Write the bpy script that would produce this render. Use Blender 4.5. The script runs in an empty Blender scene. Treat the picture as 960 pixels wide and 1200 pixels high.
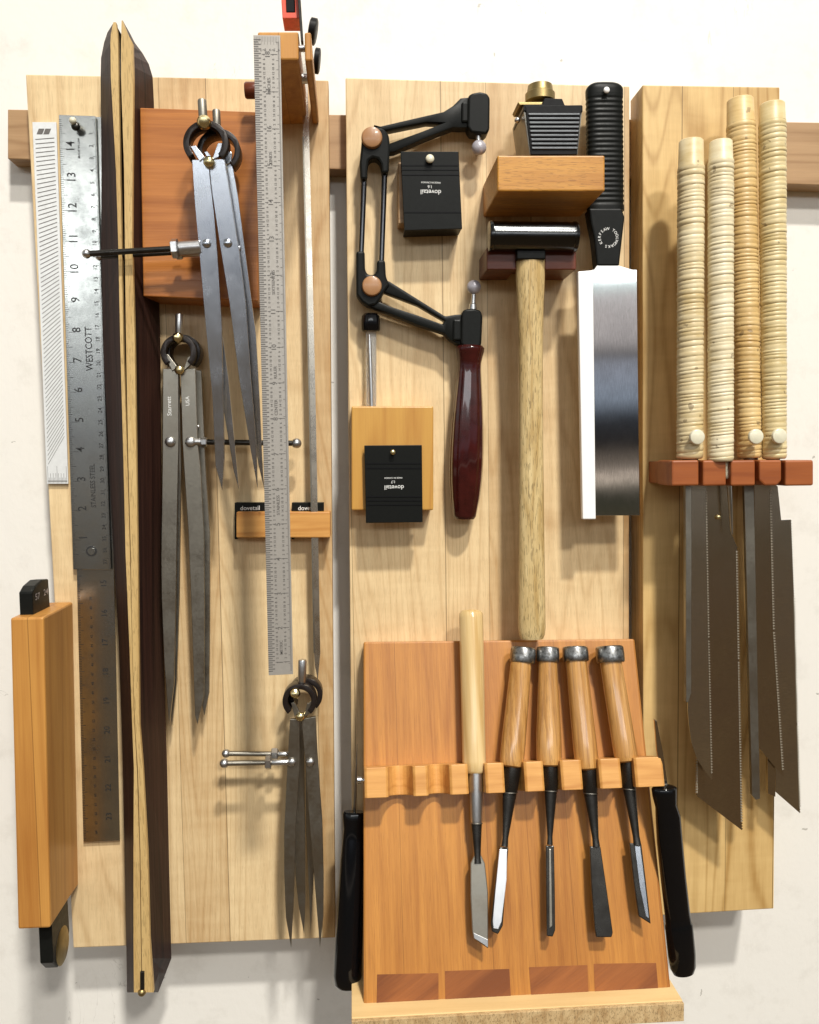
import bpy, bmesh, math, random
from mathutils import Vector, Matrix
random.seed(7)
SC = bpy.context.scene
COL = SC.collection
PI = math.pi
# ------------------------------------------------------------------ camera geometry
D = 760.0          # camera distance to the wall, mm
F = 1000.0         # focal length in photo pixels (photo 960x1200)
FX, FY = 413.0, 535.0
v = Vector((FX-480, -(FY-600), -F)).normalized()          # world +Y in camera axes
dn = Vector((690-480, -15000.0, -F))
zz = -dn
zz = (zz - v*zz.dot(v)).normalized()
xx = v.cross(zz).normalized()
M = Matrix((xx, v, zz)).transposed()                        # world -> camera
MT = M.transposed()
CAM = Vector((0, -D/1000, 0))
def ray(px, py):
    return MT @ Vector((px-480, -(py-600), -F))
def P(px, py, d):
    w = ray(px, py)
    return CAM + w*(((D-d)/1000)/w.y)
def S(d): return (D-d)/F/1000.0      # metres per pixel at depth d
TA = math.radians(18)
PN = Vector((0, -math.cos(TA), math.sin(TA)))
PO = P(585, 750, 60)
def PT(px, py, off=0.0):             # point on the tilted chisel board, off mm in front
    w = ray(px, py)
    o = PO + PN*off/1000
    return CAM + w*((o-CAM).dot(PN)/w.dot(PN))
cd = bpy.data.cameras.new('camera'); cam = bpy.data.objects.new('camera', cd); COL.objects.link(cam)
cam.matrix_world = Matrix.Translation(CAM) @ MT.to_4x4()
cd.sensor_fit = 'VERTICAL'; cd.sensor_height = 36; cd.lens = 30.0; cd.clip_start = 0.01; cd.clip_end = 100
SC.camera = cam

# ------------------------------------------------------------------ materials
MATS = {}
def newmat(name):
    m = bpy.data.materials.new(name); m.use_nodes = True
    nt = m.node_tree; nt.nodes.clear()
    out = nt.nodes.new('ShaderNodeOutputMaterial'); b = nt.nodes.new('ShaderNodeBsdfPrincipled')
    nt.links.new(b.outputs[0], out.inputs[0]); MATS[name] = m
    return m, nt, b
def N(nt, t, **kw):
    n = nt.nodes.new(t)
    for k, val in kw.items():
        if k.startswith('i_'):
            key = k[2:].replace('_', ' ')
            n.inputs[key].default_value = val
        else: setattr(n, k, val)
    return n
def coords(nt, scale=(1,1,1), rot=(0,0,0), seed=0.0, pre=0):
    tc = N(nt, 'ShaderNodeTexCoord'); oi = N(nt, 'ShaderNodeObjectInfo')
    mu = N(nt, 'ShaderNodeMath', operation='MULTIPLY_ADD'); mu.inputs[1].default_value = 7.3; mu.inputs[2].default_value = seed
    nt.links.new(oi.outputs['Random'], mu.inputs[0])
    ad = N(nt, 'ShaderNodeVectorMath', operation='ADD'); nt.links.new(tc.outputs['Object'], ad.inputs[0]); nt.links.new(mu.outputs[0], ad.inputs[1])
    if pre:
        pm = N(nt, 'ShaderNodeMapping'); pm.inputs['Rotation'].default_value = pre if isinstance(pre, tuple) else (pre,0,0); nt.links.new(ad.outputs[0], pm.inputs[0]); ad = pm
    mp = N(nt, 'ShaderNodeMapping'); mp.inputs['Scale'].default_value = scale; mp.inputs['Rotation'].default_value = rot
    nt.links.new(ad.outputs[0], mp.inputs[0])
    return mp, ad
def mathn(nt, op, a, b=None, c=None, clamp=False):
    n = N(nt, 'ShaderNodeMath', operation=op); n.use_clamp = clamp
    for i, x in enumerate((a, b, c)):
        if x is None: continue
        if isinstance(x, (int, float)): n.inputs[i].default_value = x
        else: nt.links.new(x, n.inputs[i])
    return n.outputs[0]
def mixc(nt, fac, a, b, mode='MIX'):
    n = N(nt, 'ShaderNodeMix', data_type='RGBA', blend_type=mode)
    for idx, x in ((0, fac), (6, a), (7, b)):
        if isinstance(x, (int, float)): n.inputs[idx].default_value = x
        elif isinstance(x, tuple): n.inputs[idx].default_value = x + (1,) if len(x) == 3 else x
        else: nt.links.new(x, n.inputs[idx])
    return n.outputs[2]
def ramp(nt, fac, stops):
    r = N(nt, 'ShaderNodeValToRGB'); e = r.color_ramp.elements
    while len(e) > 1: e.remove(e[-1])
    for i, (p, c) in enumerate(stops):
        el = e[0] if i == 0 else e.new(p)
        el.position = p; el.color = c + (1,) if len(c) == 3 else c
    nt.links.new(fac, r.inputs[0]); return r.outputs[0]
def wood(name, light, dark, axis='Z', ring=22, k=7, amt=.45, fine=.35, rough=.42, planks=None, pores=0, coat=0, tone=.12, blotch=.25, seam=0.5, fig=0, al=.09, spec=.4, sharp=4.0, pre=0):
    m, nt, b = newmat(name)
    L = nt.links
    along, ac = al, 1.0
    sc = {'Z': (ac, ac, along), 'X': (along, ac, ac), 'Y': (ac, along, ac)}[axis]
    mp, base = coords(nt, sc, seed=len(MATS)*1.7, pre=pre)
    vec = mp.outputs[0]
    seamfac = None; plankr = None
    if planks:
        tc = N(nt, 'ShaderNodeTexCoord'); sep = N(nt, 'ShaderNodeSeparateXYZ'); L.new(tc.outputs['Object'], sep.inputs[0])
        # irregular plank widths: warp x with a slow sine
        xs = mathn(nt, 'DIVIDE', sep.outputs[0], planks)
        warp = mathn(nt, 'SINE', mathn(nt, 'MULTIPLY', xs, 2.3)); xs = mathn(nt, 'MULTIPLY_ADD', warp, .28, xs)
        fl = mathn(nt, 'FLOOR', xs); fr = mathn(nt, 'FRACT', xs)
        wn = N(nt, 'ShaderNodeTexWhiteNoise', noise_dimensions='1D'); L.new(fl, wn.inputs['W']); plankr = wn.outputs['Value']
        off = N(nt, 'ShaderNodeCombineXYZ'); L.new(mathn(nt, 'MULTIPLY', plankr, 9.0), off.inputs[2]); L.new(mathn(nt, 'MULTIPLY', plankr, 3.0), off.inputs[1])
        ad = N(nt, 'ShaderNodeVectorMath', operation='ADD'); L.new(vec, ad.inputs[0]); L.new(off.outputs[0], ad.inputs[1]); vec = ad.outputs[0]
        seamfac = mathn(nt, 'LESS_THAN', mathn(nt, 'MINIMUM', fr, mathn(nt, 'SUBTRACT', 1.0, fr)), .0035/planks*0.1)
    n1 = N(nt, 'ShaderNodeTexNoise', i_Scale=float(ring), i_Detail=2.0, i_Roughness=.45); L.new(vec, n1.inputs['Vector'])
    w = mathn(nt, 'SINE', mathn(nt, 'MULTIPLY', n1.outputs[0], k*2*PI))
    w = mathn(nt, 'MULTIPLY_ADD', w, .5, .5); w = mathn(nt, 'POWER', w, sharp)
    # fine fibres
    n2 = N(nt, 'ShaderNodeTexNoise', i_Scale=900.0, i_Detail=3.0, i_Roughness=.6); 
    mp2 = N(nt, 'ShaderNodeMapping'); mp2.inputs['Scale'].default_value = {'Z': (1,1,.35), 'X': (.35,1,1), 'Y': (1,.35,1)}[axis]
    L.new(vec, mp2.inputs[0]); L.new(mp2.outputs[0], n2.inputs['Vector'])
    f2 = mathn(nt, 'MULTIPLY_ADD', n2.outputs[0], 2.0, -.5, clamp=True)
    # medium stripes
    n3 = N(nt, 'ShaderNodeTexNoise', i_Scale=170.0, i_Detail=4.0, i_Roughness=.6); L.new(vec, n3.inputs['Vector'])
    f3 = mathn(nt, 'MULTIPLY_ADD', n3.outputs[0], 2.4, -.7, clamp=True)
    n4 = N(nt, 'ShaderNodeTexNoise', i_Scale=9.0, i_Detail=2.0); L.new(base.outputs[0], n4.inputs['Vector'])
    f4 = mathn(nt, 'MULTIPLY_ADD', n4.outputs[0], 2.4, -.7, clamp=True)
    fac = mathn(nt, 'MULTIPLY', w, amt)
    fac = mathn(nt, 'MULTIPLY_ADD', f3, fine*.8, fac)
    fac = mathn(nt, 'MULTIPLY_ADD', f2, fine*.5, fac)
    fac = mathn(nt, 'MULTIPLY_ADD', f4, blotch, fac)
    if fig:
        n5 = N(nt, 'ShaderNodeTexNoise', i_Scale=1.0, i_Detail=2.0, i_Distortion=.6)
        mp5 = N(nt, 'ShaderNodeMapping'); mp5.inputs['Scale'].default_value = {'Z': (22,22,90), 'X': (90,22,22), 'Y': (22,90,22)}[axis]
        mp5.inputs['Rotation'].default_value = (0, .25, 0)
        L.new(base.outputs[0], mp5.inputs[0]); L.new(mp5.outputs[0], n5.inputs['Vector'])
        fac = mathn(nt, 'MULTIPLY_ADD', mathn(nt, 'MULTIPLY_ADD', n5.outputs[0], 2.6, -.8, clamp=True), fig, fac)
    if plankr is not None: fac = mathn(nt, 'ADD', fac, mathn(nt, 'MULTIPLY_ADD', plankr, tone*2.4, -tone))
    fac = mathn(nt, 'MULTIPLY', fac, 1.0, clamp=True)
    c = mixc(nt, fac, light, dark)
    if pores:
        n6 = N(nt, 'ShaderNodeTexNoise', i_Scale=1500.0, i_Detail=1.0); mp6 = N(nt, 'ShaderNodeMapping'); mp6.inputs['Scale'].default_value = {'Z': (1,1,.9), 'X': (.9,1,1), 'Y': (1,.9,1)}[axis]
        L.new(vec, mp6.inputs[0]); L.new(mp6.outputs[0], n6.inputs['Vector'])
        pf = mathn(nt, 'MULTIPLY', mathn(nt, 'GREATER_THAN', n6.outputs[0], .60), pores)
        c = mixc(nt, pf, c, tuple(x*.35 for x in dark))
    if seamfac is not None: c = mixc(nt, mathn(nt, 'MULTIPLY', seamfac, seam), c, tuple(x*.35 for x in dark))
    L.new(c, b.inputs['Base Color'])
    L.new(mathn(nt, 'MULTIPLY_ADD', f2, .15, rough-.05), b.inputs['Roughness'])
    bp = N(nt, 'ShaderNodeBump', i_Strength=.10, i_Distance=.0004); L.new(f2, bp.inputs['Height']); L.new(bp.outputs[0], b.inputs['Normal'])
    b.inputs['Coat Weight'].default_value = coat*.7; b.inputs['Coat Roughness'].default_value = .12
    b.inputs['Specular IOR Level'].default_value = spec
    return m
def metal(name, col, rough=.25, dirt=.25, dcol=None, brush=None, var=.5, met=1.0, scale=120, bump=.05, streak=0):
    m, nt, b = newmat(name); L = nt.links
    mp, base = coords(nt, brush or (1,1,1), seed=3.1)
    n = N(nt, 'ShaderNodeTexNoise', i_Scale=float(scale)*4, i_Detail=4.0); L.new(mp.outputs[0], n.inputs['Vector'])
    n2 = N(nt, 'ShaderNodeTexNoise', i_Scale=float(scale)*.35, i_Detail=5.0, i_Roughness=.65); L.new(base.outputs[0], n2.inputs['Vector'])
    f = mathn(nt, 'MULTIPLY_ADD', n2.outputs[0], 3.2, -1.3, clamp=True)
    dc = dcol or tuple(x*.45 for x in col)
    cc = mixc(nt, mathn(nt, 'MULTIPLY', f, dirt), col, dc)
    if streak: cc = mixc(nt, mathn(nt, 'MULTIPLY', mathn(nt, 'MULTIPLY_ADD', n.outputs[0], 3.0, -1.1, clamp=True), streak), cc, tuple(x*.3 for x in col))
    L.new(cc, b.inputs['Base Color'])
    r = mathn(nt, 'MULTIPLY_ADD', n.outputs[0], rough*var, rough*(1-var/2)); r = mathn(nt, 'MULTIPLY_ADD', f, rough*.5, r)
    L.new(r, b.inputs['Roughness'])
    b.inputs['Metallic'].default_value = met
    bp = N(nt, 'ShaderNodeBump', i_Strength=bump, i_Distance=.0003); L.new(n.outputs[0], bp.inputs['Height']); L.new(bp.outputs[0], b.inputs['Normal'])
    return m
def plain(name, col, rough=.5, met=0, coat=0, var=.12, spec=.5, scale=300, bump=.0):
    m, nt, b = newmat(name); L = nt.links
    mp, base = coords(nt, seed=1.3)
    n = N(nt, 'ShaderNodeTexNoise', i_Scale=float(scale), i_Detail=4.0); L.new(mp.outputs[0], n.inputs['Vector'])
    f = mathn(nt, 'MULTIPLY_ADD', n.outputs[0], 2.2, -.6, clamp=True)
    L.new(mixc(nt, f, tuple(min(1, x*(1+var)) for x in col), tuple(x*(1-var) for x in col)), b.inputs['Base Color'])
    L.new(mathn(nt, 'MULTIPLY_ADD', f, .1, max(.02, rough-.05)), b.inputs['Roughness'])
    b.inputs['Metallic'].default_value = met; b.inputs['Coat Weight'].default_value = coat; b.inputs['Coat Roughness'].default_value = .06
    b.inputs['Specular IOR Level'].default_value = spec
    if bump:
        bp = N(nt, 'ShaderNodeBump', i_Strength=bump, i_Distance=.0005); L.new(n.outputs[0], bp.inputs['Height']); L.new(bp.outputs[0], b.inputs['Normal'])
    return m
maple   = wood('maple', (.79,.605,.345), (.43,.25,.10), planks=.052, ring=12, k=30, amt=.21, fine=.38, tone=.24, blotch=.18, fig=.13, seam=.7, rough=.40, al=.085, sharp=6, pores=.10)
maple_y = wood('maple_yellow', (.73,.51,.22), (.39,.22,.065), planks=.06, ring=10, k=26, amt=.40, fine=.34, tone=.18, blotch=.18, fig=.15, seam=.8, al=.10, sharp=6)
railw   = wood('rail_wood', (.47,.30,.155), (.27,.15,.065), axis='X', ring=22, k=9, amt=.4)
cherry  = wood('cherry', (.55,.245,.050), (.28,.095,.017), ring=14, k=16, amt=.16, fine=.55, planks=.045, tone=.11, rough=.36, seam=.35, al=.05, blotch=.22, sharp=4, pores=.12, pre=TA)
cherryL = wood('cherry_light', (.74,.40,.12), (.46,.19,.04), axis='X', ring=25, k=7, amt=.3, fine=.5, rough=.4)
cherryD = wood('cherry_end', (.34,.115,.028), (.17,.05,.012), axis='X', ring=14, k=8, amt=.5, fine=.5, rough=.42, al=.12, pre=(TA,.55,0))
cherryR = wood('cherry_red', (.58,.225,.05), (.27,.08,.014), axis='X', ring=15, k=7, amt=.20, fine=.6, rough=.34, al=.05, blotch=.2)
cherryB = wood('cherry_box', (.62,.31,.075), (.36,.14,.028), ring=16, k=8, amt=.3, fine=.42, planks=.03, tone=.1, rough=.38, al=.05)
rackred = wood('rack_red', (.38,.115,.032), (.22,.055,.014), axis='X', ring=30, k=5, amt=.4, rough=.36)
mahog   = wood('mahogany', (.15,.038,.016), (.07,.016,.008), axis='X', ring=30, k=5, amt=.4, rough=.3, spec=.25)
amberw  = wood('amber_wood', (.66,.33,.06), (.38,.15,.022), axis='X', ring=22, k=7, amt=.3, fine=.6, pores=.4, rough=.36)
honey   = wood('honey_block', (.62,.35,.08), (.44,.20,.04), ring=22, k=7, amt=.35, rough=.34)
wenge   = wood('dark_rosewood', (.062,.026,.018), (.014,.006,.005), ring=30, k=6, amt=.3, fine=.7, rough=.5, spec=.15, al=.03)
palew   = wood('pale_inlay', (.62,.44,.19), (.44,.27,.09), ring=50, k=5, amt=.3, pores=.35, rough=.5)
ash     = wood('ash_handle', (.80,.64,.34), (.46,.31,.12), ring=60, k=5, amt=.35, fine=.7, pores=.6, rough=.42)
oak     = wood('oak_handle', (.74,.42,.14), (.38,.18,.045), ring=50, k=9, amt=.35, fine=.9, pores=.3, coat=1.2, rough=.25, al=.03, blotch=.1, pre=TA)
boxw    = wood('whitewood_handle', (.84,.67,.36), (.52,.33,.12), ring=40, k=9, amt=.3, fine=.6, coat=.7, rough=.3, al=.04, pre=TA)
boxw2 = wood('shelf_wood', (.78,.57,.28), (.58,.37,.15), axis='X', ring=30, k=4, amt=.25, fine=.3, rough=.5)
shelfw  = wood('shelf_end_grain', (.72,.54,.29), (.40,.25,.11), ring=120, k=3, amt=.3, fine=.7, pores=.55, al=.5, rough=.6)
knobw   = wood('knob_wood', (.42,.22,.10), (.28,.13,.05), ring=60, k=3, amt=.3, rough=.35, coat=.3)
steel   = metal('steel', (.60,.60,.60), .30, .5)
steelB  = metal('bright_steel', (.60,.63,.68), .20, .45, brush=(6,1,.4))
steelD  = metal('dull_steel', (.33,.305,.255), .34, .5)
ruleS   = metal('rule_steel', (.56,.57,.54), .19, .75, dcol=(.24,.25,.24), brush=(1,1,8), scale=90, bump=.02)
ruleM   = plain('matt_rule', (.37,.345,.31), .42, met=.3, var=.06)
scaleW  = plain('scale_white', (.72,.73,.72), .4, met=.15, var=.05)
mirror  = metal('mirror_blade', (.82,.80,.78), .05, .30, brush=(9,1,.25), scale=160, bump=.008, streak=.4)
sawst   = metal('saw_steel', (.58,.51,.40), .16, .55, dcol=(.36,.24,.14), brush=(1,1,14), bump=.02, streak=.3, scale=60)
brass   = metal('brass', (.78,.66,.36), .22, .35)
brassD  = metal('brass_dull', (.36,.27,.12), .38, .4)
ironB   = metal('black_iron', (.06,.056,.05), .27, .8, dcol=(.02,.018,.016), met=.85, scale=260)
chrome  = metal('chrome', (.62,.64,.66), .12, .2)
ferr    = metal('ferrule_steel', (.44,.44,.43), .30, 1.0, dcol=(.03,.027,.023), scale=900)
chromeK = metal('black_chrome', (.055,.055,.058), .12, .2)
chromeD = metal('dark_chrome', (.065,.066,.066), .17, .2)
sawst2  = metal('saw_steel_grey', (.68,.64,.55), .17, .6, dcol=(.40,.30,.20), brush=(1,1,14), bump=.02, streak=.3, scale=60)
toothm  = plain('tooth_edge', (.36,.32,.25), .4, met=.3)
blackp  = plain('black_plastic', (.006,.006,.0065), .42, var=.2, spec=.12)
blackm  = plain('black_anodised', (.008,.0085,.0075), .38, var=.15, spec=.12)
blackg  = plain('black_gloss', (.003,.003,.0035), .14, coat=.5, var=.1, spec=.12)
blackspr= plain('black_spring', (.018,.013,.011), .3, met=.2, var=.3, spec=.3)
ribgrey = plain('ribbed_grey', (.09,.095,.10), .38, met=.6)
alum    = metal('aluminium', (.36,.34,.29), .42, .4)
redp    = plain('red_enamel', (.72,.10,.055), .35, coat=.4)
whitep  = plain('plain_white', (.88,.88,.87), .35, var=.02)
whitek  = plain('white_ink', (.75,.75,.72), .5, var=.03)
inkb    = plain('black_ink', (.02,.02,.02), .5)
inkg    = plain('grey_ink', (.13,.12,.11), .5)
ivory   = plain('ivory', (.70,.66,.50), .3, coat=.3, var=.06)
maroon  = plain('maroon_plastic', (.040,.006,.005), .2, coat=.9, var=.35, scale=80, spec=.12)
knobgrey= plain('knob_grey', (.42,.40,.43), .3, met=.2)
def glass():
    m, nt, b = newmat('clear_tube'); b.inputs['Base Color'].default_value = (.95,.97,.97,1); b.inputs['Roughness'].default_value = .05
    b.inputs['Transmission Weight'].default_value = .82; b.inputs['IOR'].default_value = 1.22; return m
glassm = glass()
def rattan(name, c1, c2):
    m, nt, b = newmat(name); L = nt.links
    tc = N(nt, 'ShaderNodeTexCoord'); oi = N(nt, 'ShaderNodeObjectInfo'); sep = N(nt, 'ShaderNodeSeparateXYZ'); L.new(tc.outputs['Object'], sep.inputs[0])
    z = mathn(nt, 'MULTIPLY_ADD', sep.outputs[0], .06, sep.outputs[2])
    band = mathn(nt, 'FLOOR', mathn(nt, 'DIVIDE', z, .0042))
    wn = N(nt, 'ShaderNodeTexWhiteNoise', noise_dimensions='2D'); cx = N(nt, 'ShaderNodeCombineXYZ'); L.new(band, cx.inputs[0]); L.new(oi.outputs['Random'], cx.inputs[1]); L.new(cx.outputs[0], wn.inputs['Vector'])
    n = N(nt, 'ShaderNodeTexNoise', i_Scale=45.0, i_Detail=4.0); mp, base = coords(nt, (1,1,1)); L.new(mp.outputs[0], n.inputs['Vector'])
    n2 = N(nt, 'ShaderNodeTexNoise', i_Scale=260.0, i_Detail=3.0); mp2, _ = coords(nt, (.35,.35,1.6)); L.new(mp2.outputs[0], n2.inputs['Vector'])
    f = mathn(nt, 'MULTIPLY_ADD', n.outputs[0], 1.6, -.55); f = mathn(nt, 'MULTIPLY_ADD', wn.outputs[0], .28, f); f = mathn(nt, 'MULTIPLY_ADD', n2.outputs[0], .8, mathn(nt, 'ADD', f, -.3), clamp=True)
    c = mixc(nt, f, c1, c2)
    n3 = N(nt, 'ShaderNodeTexNoise', i_Scale=120.0, i_Detail=2.0); L.new(mp.outputs[0], n3.inputs['Vector'])
    c = mixc(nt, mathn(nt, 'MULTIPLY', mathn(nt, 'GREATER_THAN', n3.outputs[0], .70), .55), c, (.13,.08,.04))
    L.new(c, b.inputs['Base Color']); b.inputs['Roughness'].default_value = .42
    return m
ratA = rattan('rattan_cream', (.74,.64,.42), (.52,.39,.18))
ratB = rattan('rattan_pale', (.80,.72,.52), (.60,.49,.28))
ratC = rattan('rattan_amber', (.70,.52,.25), (.48,.30,.10))
ratD = rattan('rattan_straw', (.72,.61,.36), (.50,.37,.15))
def wallmat():
    m, nt, b = newmat('wall_paint'); L = nt.links
    tc = N(nt, 'ShaderNodeTexCoord')
    mp = N(nt, 'ShaderNodeMapping'); L.new(tc.outputs['Object'], mp.inputs[0])
    n0 = N(nt, 'ShaderNodeTexNoise', i_Scale=3.0, i_Detail=3.0); L.new(mp.outputs[0], n0.inputs['Vector'])
    c = mixc(nt, n0.outputs[0], (.80,.772,.71), (.775,.752,.70))
    vo = N(nt, 'ShaderNodeTexVoronoi', i_Scale=38.0, i_Randomness=1.0)
    nd = N(nt, 'ShaderNodeTexNoise', i_Scale=70.0, i_Detail=3.0); L.new(mp.outputs[0], nd.inputs['Vector'])
    va = N(nt, 'ShaderNodeVectorMath', operation='MULTIPLY_ADD'); L.new(nd.outputs['Color'], va.inputs[0]); va.inputs[1].default_value = (.022,)*3; L.new(mp.outputs[0], va.inputs[2])
    L.new(va.outputs[0], vo.inputs['Vector'])
    sp = N(nt, 'ShaderNodeSeparateColor'); L.new(vo.outputs['Color'], sp.inputs[0])
    rad = mathn(nt, 'MULTIPLY_ADD', sp.outputs[1], .10, .025)
    chip = mathn(nt, 'MULTIPLY', mathn(nt, 'LESS_THAN', vo.outputs['Distance'], rad), mathn(nt, 'GREATER_THAN', sp.outputs[0], .40))
    ring_ = mathn(nt, 'MULTIPLY', chip, mathn(nt, 'GREATER_THAN', nd.outputs[0], .47))
    c = mixc(nt, mathn(nt, 'MULTIPLY', ring_, .6), c, (.26,.24,.20))
    nb = N(nt, 'ShaderNodeTexNoise', i_Scale=22.0, i_Detail=6.0, i_Roughness=.7); L.new(mp.outputs[0], nb.inputs['Vector'])
    c = mixc(nt, mathn(nt, 'MULTIPLY_ADD', nb.outputs[0], 2.6, -1.35, clamp=True), c, (.60,.57,.51))
    # hair cracks
    n1 = N(nt, 'ShaderNodeTexNoise', i_Scale=14.0, i_Detail=5.0, i_Roughness=.6, i_Distortion=.7)
    mp1 = N(nt, 'ShaderNodeMapping'); mp1.inputs['Scale'].default_value = (1.6,1,.7); L.new(tc.outputs['Object'], mp1.inputs[0]); L.new(mp1.outputs[0], n1.inputs['Vector'])
    cr = mathn(nt, 'LESS_THAN', mathn(nt, 'ABSOLUTE', mathn(nt, 'SUBTRACT', n1.outputs[0], .5)), .0022)
    n2 = N(nt, 'ShaderNodeTexNoise', i_Scale=6.5, i_Detail=2.0); L.new(mp.outputs[0], n2.inputs['Vector'])
    cr = mathn(nt, 'MULTIPLY', cr, mathn(nt, 'GREATER_THAN', n2.outputs[0], .63))
    c = mixc(nt, mathn(nt, 'MULTIPLY', cr, .35), c, (.36,.34,.30))
    L.new(c, b.inputs['Base Color']); b.inputs['Roughness'].default_value = .45
    n3 = N(nt, 'ShaderNodeTexNoise', i_Scale=160.0, i_Detail=3.0); L.new(mp.outputs[0], n3.inputs['Vector'])
    h = mathn(nt, 'MULTIPLY_ADD', chip, -1.2, mathn(nt, 'MULTIPLY', n3.outputs[0], .4)); h = mathn(nt, 'MULTIPLY_ADD', n1.outputs[0], 1.5, h)
    bp = N(nt, 'ShaderNodeBump', i_Strength=.4, i_Distance=.0008); L.new(h, bp.inputs['Height']); L.new(bp.outputs[0], b.inputs['Normal'])
    return m
wallm = wallmat()

# ------------------------------------------------------------------ object helpers
LOC = {}
def thing(name, label, cat, px, py, d, group=None):
    o = bpy.data.objects.new(name, None); COL.objects.link(o); o.empty_display_size = .02
    p = P(px, py, d); o.location = p; LOC[o.name] = p.copy()
    o['label'] = label; o['category'] = cat
    if group: o['group'] = group
    return o
def obj(name, bm, mat, parent=None, smooth=None, label=None):
    bmesh.ops.recalc_face_normals(bm, faces=bm.faces)
    off = LOC[parent.name] if parent else Vector((0,0,0))
    for vtx in bm.verts: vtx.co -= off
    me = bpy.data.meshes.new(name); bm.to_mesh(me); bm.free()
    me.materials.append(mat)
    o = bpy.data.objects.new(name, me); COL.objects.link(o)
    if parent: o.parent = parent
    LOC[o.name] = off.copy()
    if smooth is not None:
        for p in me.polygons: p.use_smooth = True
        try:
            me.set_sharp_from_angle(angle=math.radians(smooth))
        except Exception: pass
    if label: o['label'] = label
    return o
def polyprism(bm, pts, ext, bevel=0, seg=2):
    """pts: world points of the front outline, ext: extrusion vector"""
    f = [bm.verts.new(p) for p in pts]; b = [bm.verts.new(p+ext) for p in pts]
    n = len(pts); faces = [bm.faces.new(f), bm.faces.new(b[::-1])]
    for i in range(n):
        faces.append(bm.faces.new((f[i], b[i], b[(i+1)%n], f[(i+1)%n])))
    if bevel:
        bm.normal_update()
        es = set()
        for fc in faces:
            for e in fc.edges: es.add(e)
        es = [e for e in es if len(e.link_faces) == 2 and e.calc_face_angle(0) > .35]
        bmesh.ops.bevel(bm, geom=es, offset=bevel/1000, segments=seg, profile=.5, affect='EDGES', clamp_overlap=True)
def prism(pts, d, thick, bevel=0, bm=None, seg=2):
    bm = bm or bmesh.new()
    polyprism(bm, [P(x, y, d if len(r) == 0 else r[0]) for x, y, *r in pts], Vector((0, thick/1000, 0)), bevel, seg)
    return bm
def box3(x0, y0, x1, y1, d, thick, bevel=.4, bm=None):
    return prism([(x0,y0),(x1,y0),(x1,y1),(x0,y1)], d, thick, bevel, bm)
def chain(bm, pts, radii, n=16, squash=1.0, cap=True):
    """rings along world points"""
    rings = []; up = None
    for i, p in enumerate(pts):
        a = pts[max(0, i-1)]; b = pts[min(len(pts)-1, i+1)]
        t = (b-a)
        if t.length < 1e-9: t = rings_t
        t = t.normalized(); rings_t = t
        if up is None:
            up = Vector((0,-1,0)); up = (up - t*up.dot(t))
            if up.length < .1: up = Vector((1,0,0)) - t*t.x
            up.normalize()
        else: up = (up - t*up.dot(t)).normalized()
        s = t.cross(up)
        r = radii[i]
        rings.append([bm.verts.new(p + (s*math.cos(2*PI*j/n) + up*math.sin(2*PI*j/n)*squash)*r) for j in range(n)])
    for a, b in zip(rings[:-1], rings[1:]):
        for j in range(n): bm.faces.new((a[j], a[(j+1)%n], b[(j+1)%n], b[j]))
    if cap: bm.faces.new(rings[0][::-1]); bm.faces.new(rings[-1])
    return bm
def lathe(A, B, prof, n=28, squash=1.0, bm=None):
    """A,B world points; prof [(t 0..1, radius m)]"""
    bm = bm or bmesh.new()
    ax = (B-A).normalized()
    up = Vector((0,-1,0)); up = up - ax*up.dot(ax)
    if up.length < .15: up = Vector((0,0,1)) - ax*ax.z
    up.normalize(); s = ax.cross(up)
    rings = []
    for t, r in prof:
        p = A + (B-A)*t; r = max(r, 1e-5)
        rings.append([bm.verts.new(p + (s*math.cos(2*PI*j/n) + up*math.sin(2*PI*j/n)*squash)*r) for j in range(n)])
    for a, b in zip(rings[:-1], rings[1:]):
        for j in range(n): bm.faces.new((a[j], a[(j+1)%n], b[(j+1)%n], b[j]))
    bm.faces.new(rings[0][::-1]); bm.faces.new(rings[-1])
    return bm
def lat(x0, y0, x1, y1, d, prof, n=28, squash=1.0, bm=None, d1=None):
    s = S(d)
    return lathe(P(x0,y0,d), P(x1,y1,d if d1 is None else d1), [(t, r*s) for t, r in prof], n, squash, bm)
def cyl(x0, y0, x1, y1, d, r, n=20, bm=None, ch=.06, d1=None):
    return lat(x0,y0,x1,y1,d, [(0, r*.86), (ch*.5, r), (1-ch*.5, r), (1, r*.86)], n, bm=bm, d1=d1)
def ball(px, py, d, r, bm=None, sy=1.0, n=20):
    bm = bm or bmesh.new(); c = P(px,py,d); R = r*S(d)
    m_ = Matrix.Translation(c) @ Matrix.Diagonal((R, R*sy, R, 1))
    bmesh.ops.create_uvsphere(bm, u_segments=n, v_segments=n//2+2, radius=1, matrix=m_ @ Matrix.Rotation(PI/2, 4, 'X'))
    return bm
def disc(px, py, d, r, thick, bm=None, n=28, ch=.5):
    """short cylinder whose axis is the wall normal; front at depth d"""
    bm = bm or bmesh.new(); c = P(px,py,d); R = r*S(d); T = thick/1000; c_ = min(ch/1000, R*.4, T*.4)
    return lathe(c, c+Vector((0,T,0)), [(0, R-c_), (c_*.3/T, R-c_*.35), (c_/T, R), (1-c_/T, R), (1, R-c_)], n, bm=bm)
GC = {}
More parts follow.
